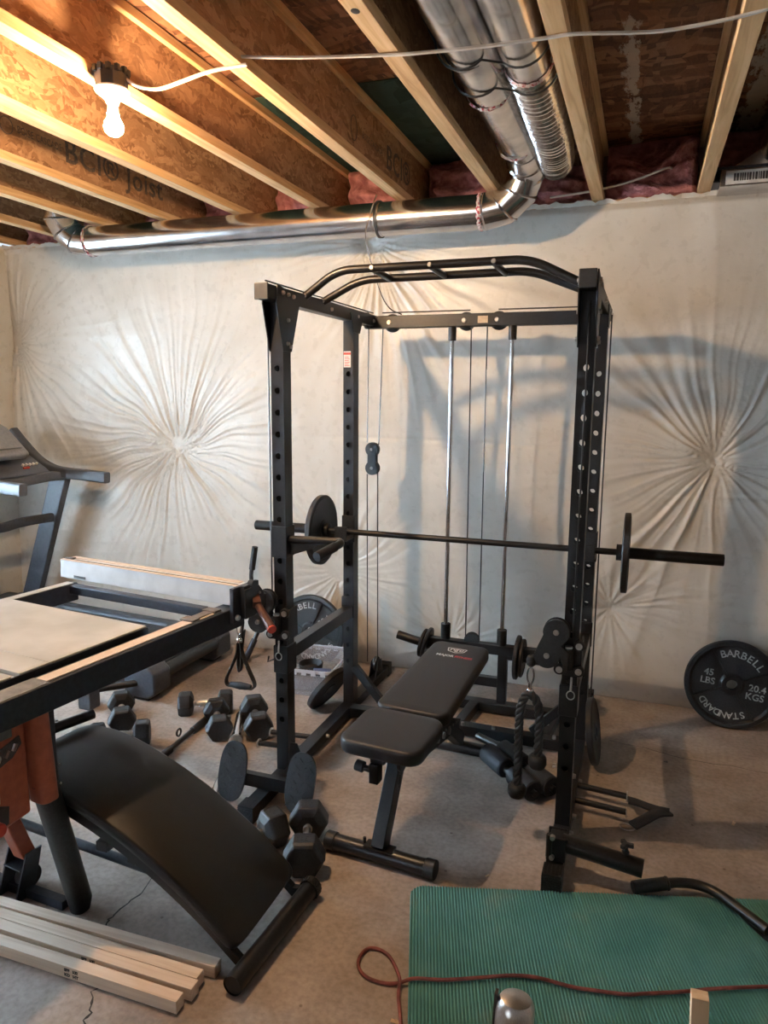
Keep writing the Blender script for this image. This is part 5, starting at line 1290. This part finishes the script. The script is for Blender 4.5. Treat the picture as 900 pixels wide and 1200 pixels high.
# splayed legs
for (a, b) in (((-.018, .045, .50), (-.058, .175, .018)), ((-.02, -.52, .46), (-.05, -.66, .018)), ((-.52, -.52, .46), (-.56, -.66, .018))):
    bm = NB(); a, b = V(a), V(b); d = (b - a).normalized(); out = rrect(.068, .072, .028, 6); q = Matrix(((1, 0, 0), (0, 1, 0), (0, 0, 1)))
    L0 = [bm.verts.new(a + V((x, y, .02))) for x, y in out]; L1 = [bm.verts.new(b + V((x, y, .02))) for x, y in out]; L2 = [bm.verts.new(b + V((x * .8, y * .8, -.018))) for x, y in out]
    n = len(out)
    for A, B in ((L0, L1), (L1, L2)):
        for k in range(n): bm.faces.new((A[k], A[(k + 1) % n], B[(k + 1) % n], B[k]))
    bm.faces.new(L0); bm.faces.new(L2); ob_from('leg', bm, M['rubber'], t, ang=50)
bm = NB(); beam(bm, (-.31, .02, .58), (-.30, .165, .13), .05, .055, (1, 0, 0)); ob_from('leg', bm, M['orange'], t, smooth=False, bevel=.006)
for s in (-.045, .04):
    bm = NB(); prism(bm, [(-.305 + s, .14, .15), (-.305 + s, .20, .15), (-.305 + s, .16, .0), (-.305 + s, .09, .0)], (.006, 0, 0)); ob_from('wheel_bracket', bm, M['sawblue'], t, smooth=False)
bm = NB(); cyl(bm, (-.325, .175, .04), (-.285, .175, .04), .04, seg=28); wh = ob_from('wheel', bm, M['rubber'], t, bevel=.006)
bm = NB(); bx(bm, -.35, -.27, .12, .18, .095, .10); ob_from('axle_plate', bm, M['sawblue'], t, smooth=False)
bm = NB(); beam(bm, (-.46, .13, .016), (-.10, .155, .016), .03, .03); ob_from('base_bar', bm, M['sawblue'], t, smooth=False)

# ------------------------------------------------------------------ treadmill
t = thing('treadmill', 'Slate-grey treadmill standing in the left corner behind the table saw', 'treadmill', (-3.3, 3.47, 0), world=True)
bm = NB(); beam(bm, (-4.0, 3.475, .205), (-2.45, 3.475, .16), .54, .045); ob_from('belt_deck', bm, M['belt'], t, smooth=False, bevel=.01)
for yy in (3.16, 3.79):
    bm = NB(); out = rrect(.10, .10, .03, 5); prism(bm, [(-4.0, yy + a, .205 + b) for a, b in out], (1.50, 0, -.055)); ob_from('side_rail', bm, M['treaddark'], t, ang=40)
    bm = NB(); pts = [(-2.60, .02), (-2.60, .20), (-2.58, .215), (-2.44, .195), (-2.40, .16), (-2.40, .05), (-2.44, .02)]; prism(bm, [(a, yy - .075, c) for a, c in pts], (0, .15, 0)); ob_from('rear_end_cap', bm, M['treaddark'], t, smooth=False, bevel=.012)
    bm = NB(); bx(bm, -2.56, -2.46, yy - .05, yy + .05, 0, .03); ob_from('foot', bm, M['rubber'], t, smooth=False)
bm = NB(); cyl(bm, (-2.44, 3.22, .13), (-2.44, 3.75, .13), .04, seg=20); ob_from('rear_roller', bm, M['rubber'], t)
bm = NB(); pts = [(-4.18, .03), (-4.18, .20), (-4.10, .29), (-3.90, .29), (-3.72, .22), (-3.70, .12), (-3.75, .03)]; prism(bm, [(a, 3.18, c) for a, c in pts], (0, .58, 0)); ob_from('motor_hood', bm, M['treaddark'], t, smooth=False, bevel=.02)
for yy, s in ((3.80, 1), (3.12, -1)):
    bm = NB(); beam(bm, (-4.02, yy + s * .02, .10), (-3.64, yy + s * .02, 1.13), .055, .13, (1, 0, 0)); ob_from('upright', bm, M['treaddark'], t, smooth=False, bevel=.010)
    bm = NB(); prism(bm, [(x_, yy + s * .02 - .04 * 1, z_) for x_, z_ in ((-4.16, 0), (-3.86, 0), (-3.86, .20), (-3.92, .26), (-4.10, .26), (-4.16, .2))], (0, .08, 0)); ob_from('upright_base', bm, M['tread'], t, smooth=False, bevel=.012)
    bm = NB(); tube(bm, smooth_path([(-3.25, yy, 1.118), (-3.40, yy, 1.128), (-3.56, yy, 1.135)], 6), .03, 20, flat=(.06, .072)); ob_from('hand_grip', bm, M['tread'], t, bevel=.003)
    bm = NB(); tube(bm, smooth_path([(-3.56, yy, 1.135), (-3.68, yy, 1.15), (-3.80, yy, 1.20), (-3.92, yy, 1.30), (-4.02, yy, 1.40)], 6), .03, 20, flat=(.065, .07)); ob_from('arm', bm, M['tread'], t)
bm = NB(); tube(bm, smooth_path([(-3.72, 3.80, .83), (-3.78, 3.62, .825), (-3.80, 3.46, .81), (-3.78, 3.30, .825), (-3.72, 3.12, .83)], 6), .02, 16, flat=(.04, .06)); ob_from('cross_bar', bm, M['treaddark'], t)
bm = NB(); tube(bm, smooth_path([(-3.60, 3.84, 1.12), (-3.66, 3.70, 1.115), (-3.68, 3.46, 1.10), (-3.66, 3.22, 1.115), (-3.60, 3.08, 1.12)], 6), .025, 16, flat=(.07, .06)); ob_from('front_pulse_bar', bm, M['tread'], t)
bm = NB(); pts = [(-3.66, 1.14), (-3.70, 1.17), (-4.02, 1.36), (-4.10, 1.38), (-4.14, 1.30), (-3.90, 1.14), (-3.74, 1.10)]; prism(bm, [(a, 3.16, c) for a, c in pts], (0, .60, 0)); cs = ob_from('console', bm, M['tread'], t, smooth=False, bevel=.015)
bm = NB(); pts = [(-3.70, 1.24), (-3.66, 1.275), (-3.84, 1.44), (-3.98, 1.50), (-4.04, 1.46), (-3.95, 1.28)]; prism(bm, [(a, 3.18, c) for a, c in pts], (0, .42, 0)); hd_ = ob_from('display_hood', bm, M['treadlight'], cs, smooth=False, bevel=.02)
bm = NB(); box(bm, (-3.745, 3.40, 1.368), (.16, .30, .01), Euler((0, math.radians(42), 0))); ob_from('display_panel', bm, M['treadlight'], cs, smooth=False, bevel=.004)
bm = NB()
for k in range(5): cyl(bm, (-3.745, 3.60 + k * .028, 1.19), (-3.735, 3.60 + k * .028, 1.205), .008, seg=10)
ob_from('button', bm, M['white'], cs)
bm = NB(); box(bm, (-3.715, 3.60, 1.175), (.01, .05, .03), Euler((0, .5, 0))); ob_from('safety_key', bm, M['redcap'], cs, smooth=False, bevel=.003)

# ------------------------------------------------------------------ foreground
# lumber studs
EN = [((-1.066, 1.600), (-1.90, 1.583), 'Rearmost pale wood stud on the floor, nearest the table saw leg'),
      ((-1.090, 1.547), (-1.90, 1.541), 'Second pale wood stud back to front, touching the stamped one in front'),
      ((-1.082, 1.509), (-1.90, 1.503), 'Third pale stud back to front with a dark stamp on its side'),
      ((-1.096, 1.459), (-1.90, 1.452), 'Frontmost pale wood stud with a dark stamp near its middle')]
for i, (a, b, lab) in enumerate(EN):
    a = V((*a, 0)); b = V((*b, 0)); d = (b - a).normalized(); b = a + d * 1.6; c = (a + b) / 2
    bm = NB(); beam(bm, a - c, b - c, .036, .0385)
    o = ob_from('wood_stud', bm, M['lumber'], None, smooth=False, bevel=.0015)
    o.location = (c.x, c.y, .0195); tag(o, lab, 'lumber')
    if i >= 2:
        s_ = V((-d.y, d.x, 0)); x0 = -1.448 if i == 2 else -1.464
        if s_.y > 0: s_ = -s_
        for r_ in range(2):
            bm = NB()
            for k in range(2):
                text_bm(bm, ('HT', 'S-DRY')[k] if r_ else ('KD', 'SPF')[k], .013, Matrix.Translation(V((x0 + .03 * r_, a.y + (b.y - a.y) * (a.x - x0) / 1.6, 0)) - V((c.x, c.y, 0)) + s_ * .0182 + V((0, 0, -.008 + .015 * k))) @ Matrix(((1, 0, 0, 0), (0, 0, -1, 0), (0, 1, 0, 0), (0, 0, 0, 1))), .0002, bold=.0008, width=.020)
            ob_from('printed_stamp', bm, M['ink'], o, smooth=False)
# exercise mat, ribbed
MX0, MX1, MY0, MY1 = 0, 1.75, -.61, 0
t_ = thing('exercise_mat', 'Teal ribbed foam exercise mat on the floor in the foreground', 'exercise mat', (-.655, 2.148, 0), math.radians(16.8))
bm = NB()
n = 180
pitch = 1.75 / n
rr = .05
def matx(x): 
    d = min(x, 1.75 - x); return 0 if d > rr else rr - math.sqrt(max(0, rr * rr - (rr - d) ** 2))
prev = None
for i in range(n * 4 + 1):
    x = i * pitch / 4; ph = i % 4; z = .009 + (.0042 if ph in (1, 2) else 0)
    ins = matx(x); cur = [bm.verts.new((x, -ins, 0)), bm.verts.new((x, -ins, z)), bm.verts.new((x, -.95 + ins, z)), bm.verts.new((x, -.95 + ins, 0))]
    if prev:
        for k in range(4): bm.faces.new((prev[k], cur[k], cur[(k + 1) % 4], prev[(k + 1) % 4]))
    else: bm.faces.new(cur)
    prev = cur
bm.faces.new(prev)
ob_from('ribbed_foam', bm, M['teal'], t_, smooth=False)
# red-brown extension cord
bm = NB(); zc = .006; zm = .0205
pts = [(-.47, 1.50, zc), (-.512, 1.613, zc), (-.548, 1.70, zc), (-.560, 1.748, zc + .006), (-.588, 1.795, zc), (-.624, 1.832, zc), (-.665, 1.845, zc), (-.694, 1.832, zc), (-.702, 1.790, zc), (-.685, 1.752, zc), (-.649, 1.731, zc), (-.60, 1.730, zc), (-.560, 1.742, zc + .003), (-.52, 1.76, zm), (-.44, 1.784, zm), (-.34, 1.83, zm), (-.26, 1.867, zm), (-.20, 1.883, zm), (-.165, 1.885, zm), (-.09, 1.885, zm), (-.025, 1.895, zm), (.05, 1.91, zm), (.11, 1.935, zm), (.19, 1.97, zm), (.269, 2.009, zm), (.35, 2.045, zm), (.429, 2.077, zm), (.55, 2.12, zm)]
tube(bm, smooth_path(pts, 6), .0052, 10); solo('extension_cord', bm, M['cord'], 'Red-brown cord looping on the floor and across the teal mat', 'cord', (-.5, 1.75, 0))
# spare dip handle lying at the right edge
t = thing('dip_handle', 'Bent black dip handle lying on the floor at the right edge by the mat', 'handle attachment', (.3, 2.42, 0), world=True)
bm = NB(); hp = round_path([(.066, 2.385, .024), (.275, 2.475, .045), (.455, 2.28, .050)], .11, 10); tube(bm, hp, .0165, 18); ob_from('handle_tube', bm, M['steel2'], t)
bm = NB(); cyl(bm, (.060, 2.382, .024), (.165, 2.428, .034), .0215, seg=20); cyl(bm, (.165, 2.428, .034), (.173, 2.4315, .035), .0235, seg=20); ob_from('rubber_grip', bm, M['rubber'], t, bevel=.003)
bm = NB(); prism(bm, [(.34, 2.40, .040), (.455, 2.275, .045), (.475, 2.25, -.0 + .016), (.44, 2.29, .016)], (.004, .004, .002)); ob_from('gusset', bm, M['steel2'], t, smooth=False)
bm = NB(); box(bm, (.485, 2.265, .082), (.010, .085, .13), Euler((0, 0, math.radians(-25)))); box(bm, (.515, 2.30, .082), (.06, .010, .13), Euler((0, 0, math.radians(-25)))); box(bm, (.500, 2.225, .082), (.06, .010, .13), Euler((0, 0, math.radians(-25)))); ob_from('bracket', bm, M['steel2'], t, smooth=False, bevel=.002)
bm = NB(); cyl(bm, (.478, 2.262, .11), (.470, 2.259, .11), .012, seg=12); ob_from('bolt', bm, M['bolt'], t)
# chrome tube end and wood stick rising into the bottom of the frame
t = thing('chrome_tube', 'Thick chrome tube end standing up at the bottom edge over the mat', 'metal tube', (-.115, .93, 0), world=True)
bm = NB(); lathe(bm, [(0, 0), (0, .0275), (.815, .0275), (.826, .0262), (.833, .022), (.836, .015), (.837, 0)], (-.145, .80, .0), (-.120, .915, .83), 36); ob_from('tube_wall', bm, M['chrome2'], t)
bm = NB(); box(bm, (-.1495, .905, .77), (.004, .012, .12), Euler((-.137, .03, 0))); ob_from('dark_slot', bm, M['ink'], t, smooth=False)
bm = NB(); beam(bm, (.140, .84, .0), (.118, .955, .872), .022, .022, (0, 1, 0)); solo('wood_stick', bm, M['stickw'], 'Square pale wooden stick standing up at the bottom right over the mat', 'wood stick', (.14, .84, 0), smooth=False, bevel=.001)
# chips and crumbs
for i, (x, y, sz, lab) in enumerate(((-.53, 1.62, .014, 'Curled wood chip on the floor left of the mat'), (.43, 2.95, .016, 'Pale wood chip on the floor at the right'), (.19, 3.38, .010, 'Small dark crumb on the floor below the right barbell end'), (-.42, 2.30, .008, 'Tiny pale chip on the floor above the mat edge'))):
    bm = NB(); box(bm, (0, 0, .004), (sz * 1.8, sz * .6, .003), Euler((.2, .1, i * 1.3))); box(bm, (.004, .003, .005), (sz, sz * .4, .003), Euler((-.3, .2, i)))
    o = ob_from('wood_chip', bm, M['chip'] if i != 2 else M['ink'], None, smooth=False); o.location = (x, y, 0); tag(o, lab, 'wood chip')

# ------------------------------------------------------------------ light
def area(name, loc, rot, sx, sy, e, col):
    l = bpy.data.lights.new(name, 'AREA'); l.shape = 'RECTANGLE'; l.size = sx; l.size_y = sy; l.energy = e; l.color = col
    o = bpy.data.objects.new(name, l); COL.objects.link(o); o.location = loc; o.rotation_euler = rot; return o
area('window_daylight', (XL - .6, (WY0 + WY1) / 2, (WZ0 + WZ1) / 2), (0, math.radians(-90), 0), WZ1 - WZ0, WY1 - WY0, 620, (.64, .83, 1.0))
area('rear_fill_light', ((RX0 + RX1) / 2, YB - .4, (RZ0 + RZ1) / 2), (math.radians(90), 0, 0), RX1 - RX0, RZ1 - RZ0, 35, (.85, .92, 1.0))  # weak fill from behind the camera, through the added rear window
w = bpy.data.worlds.new('world'); SC.world = w; w.use_nodes = True
w.node_tree.nodes['Background'].inputs['Color'].default_value = (.75, .87, 1, 1); w.node_tree.nodes['Background'].inputs['Strength'].default_value = 1.0
SC.view_settings.view_transform = 'Standard'; SC.view_settings.look = 'None'; SC.view_settings.exposure = 0.2; SC.view_settings.gamma = 1.0
SC.view_settings.use_curve_mapping = False
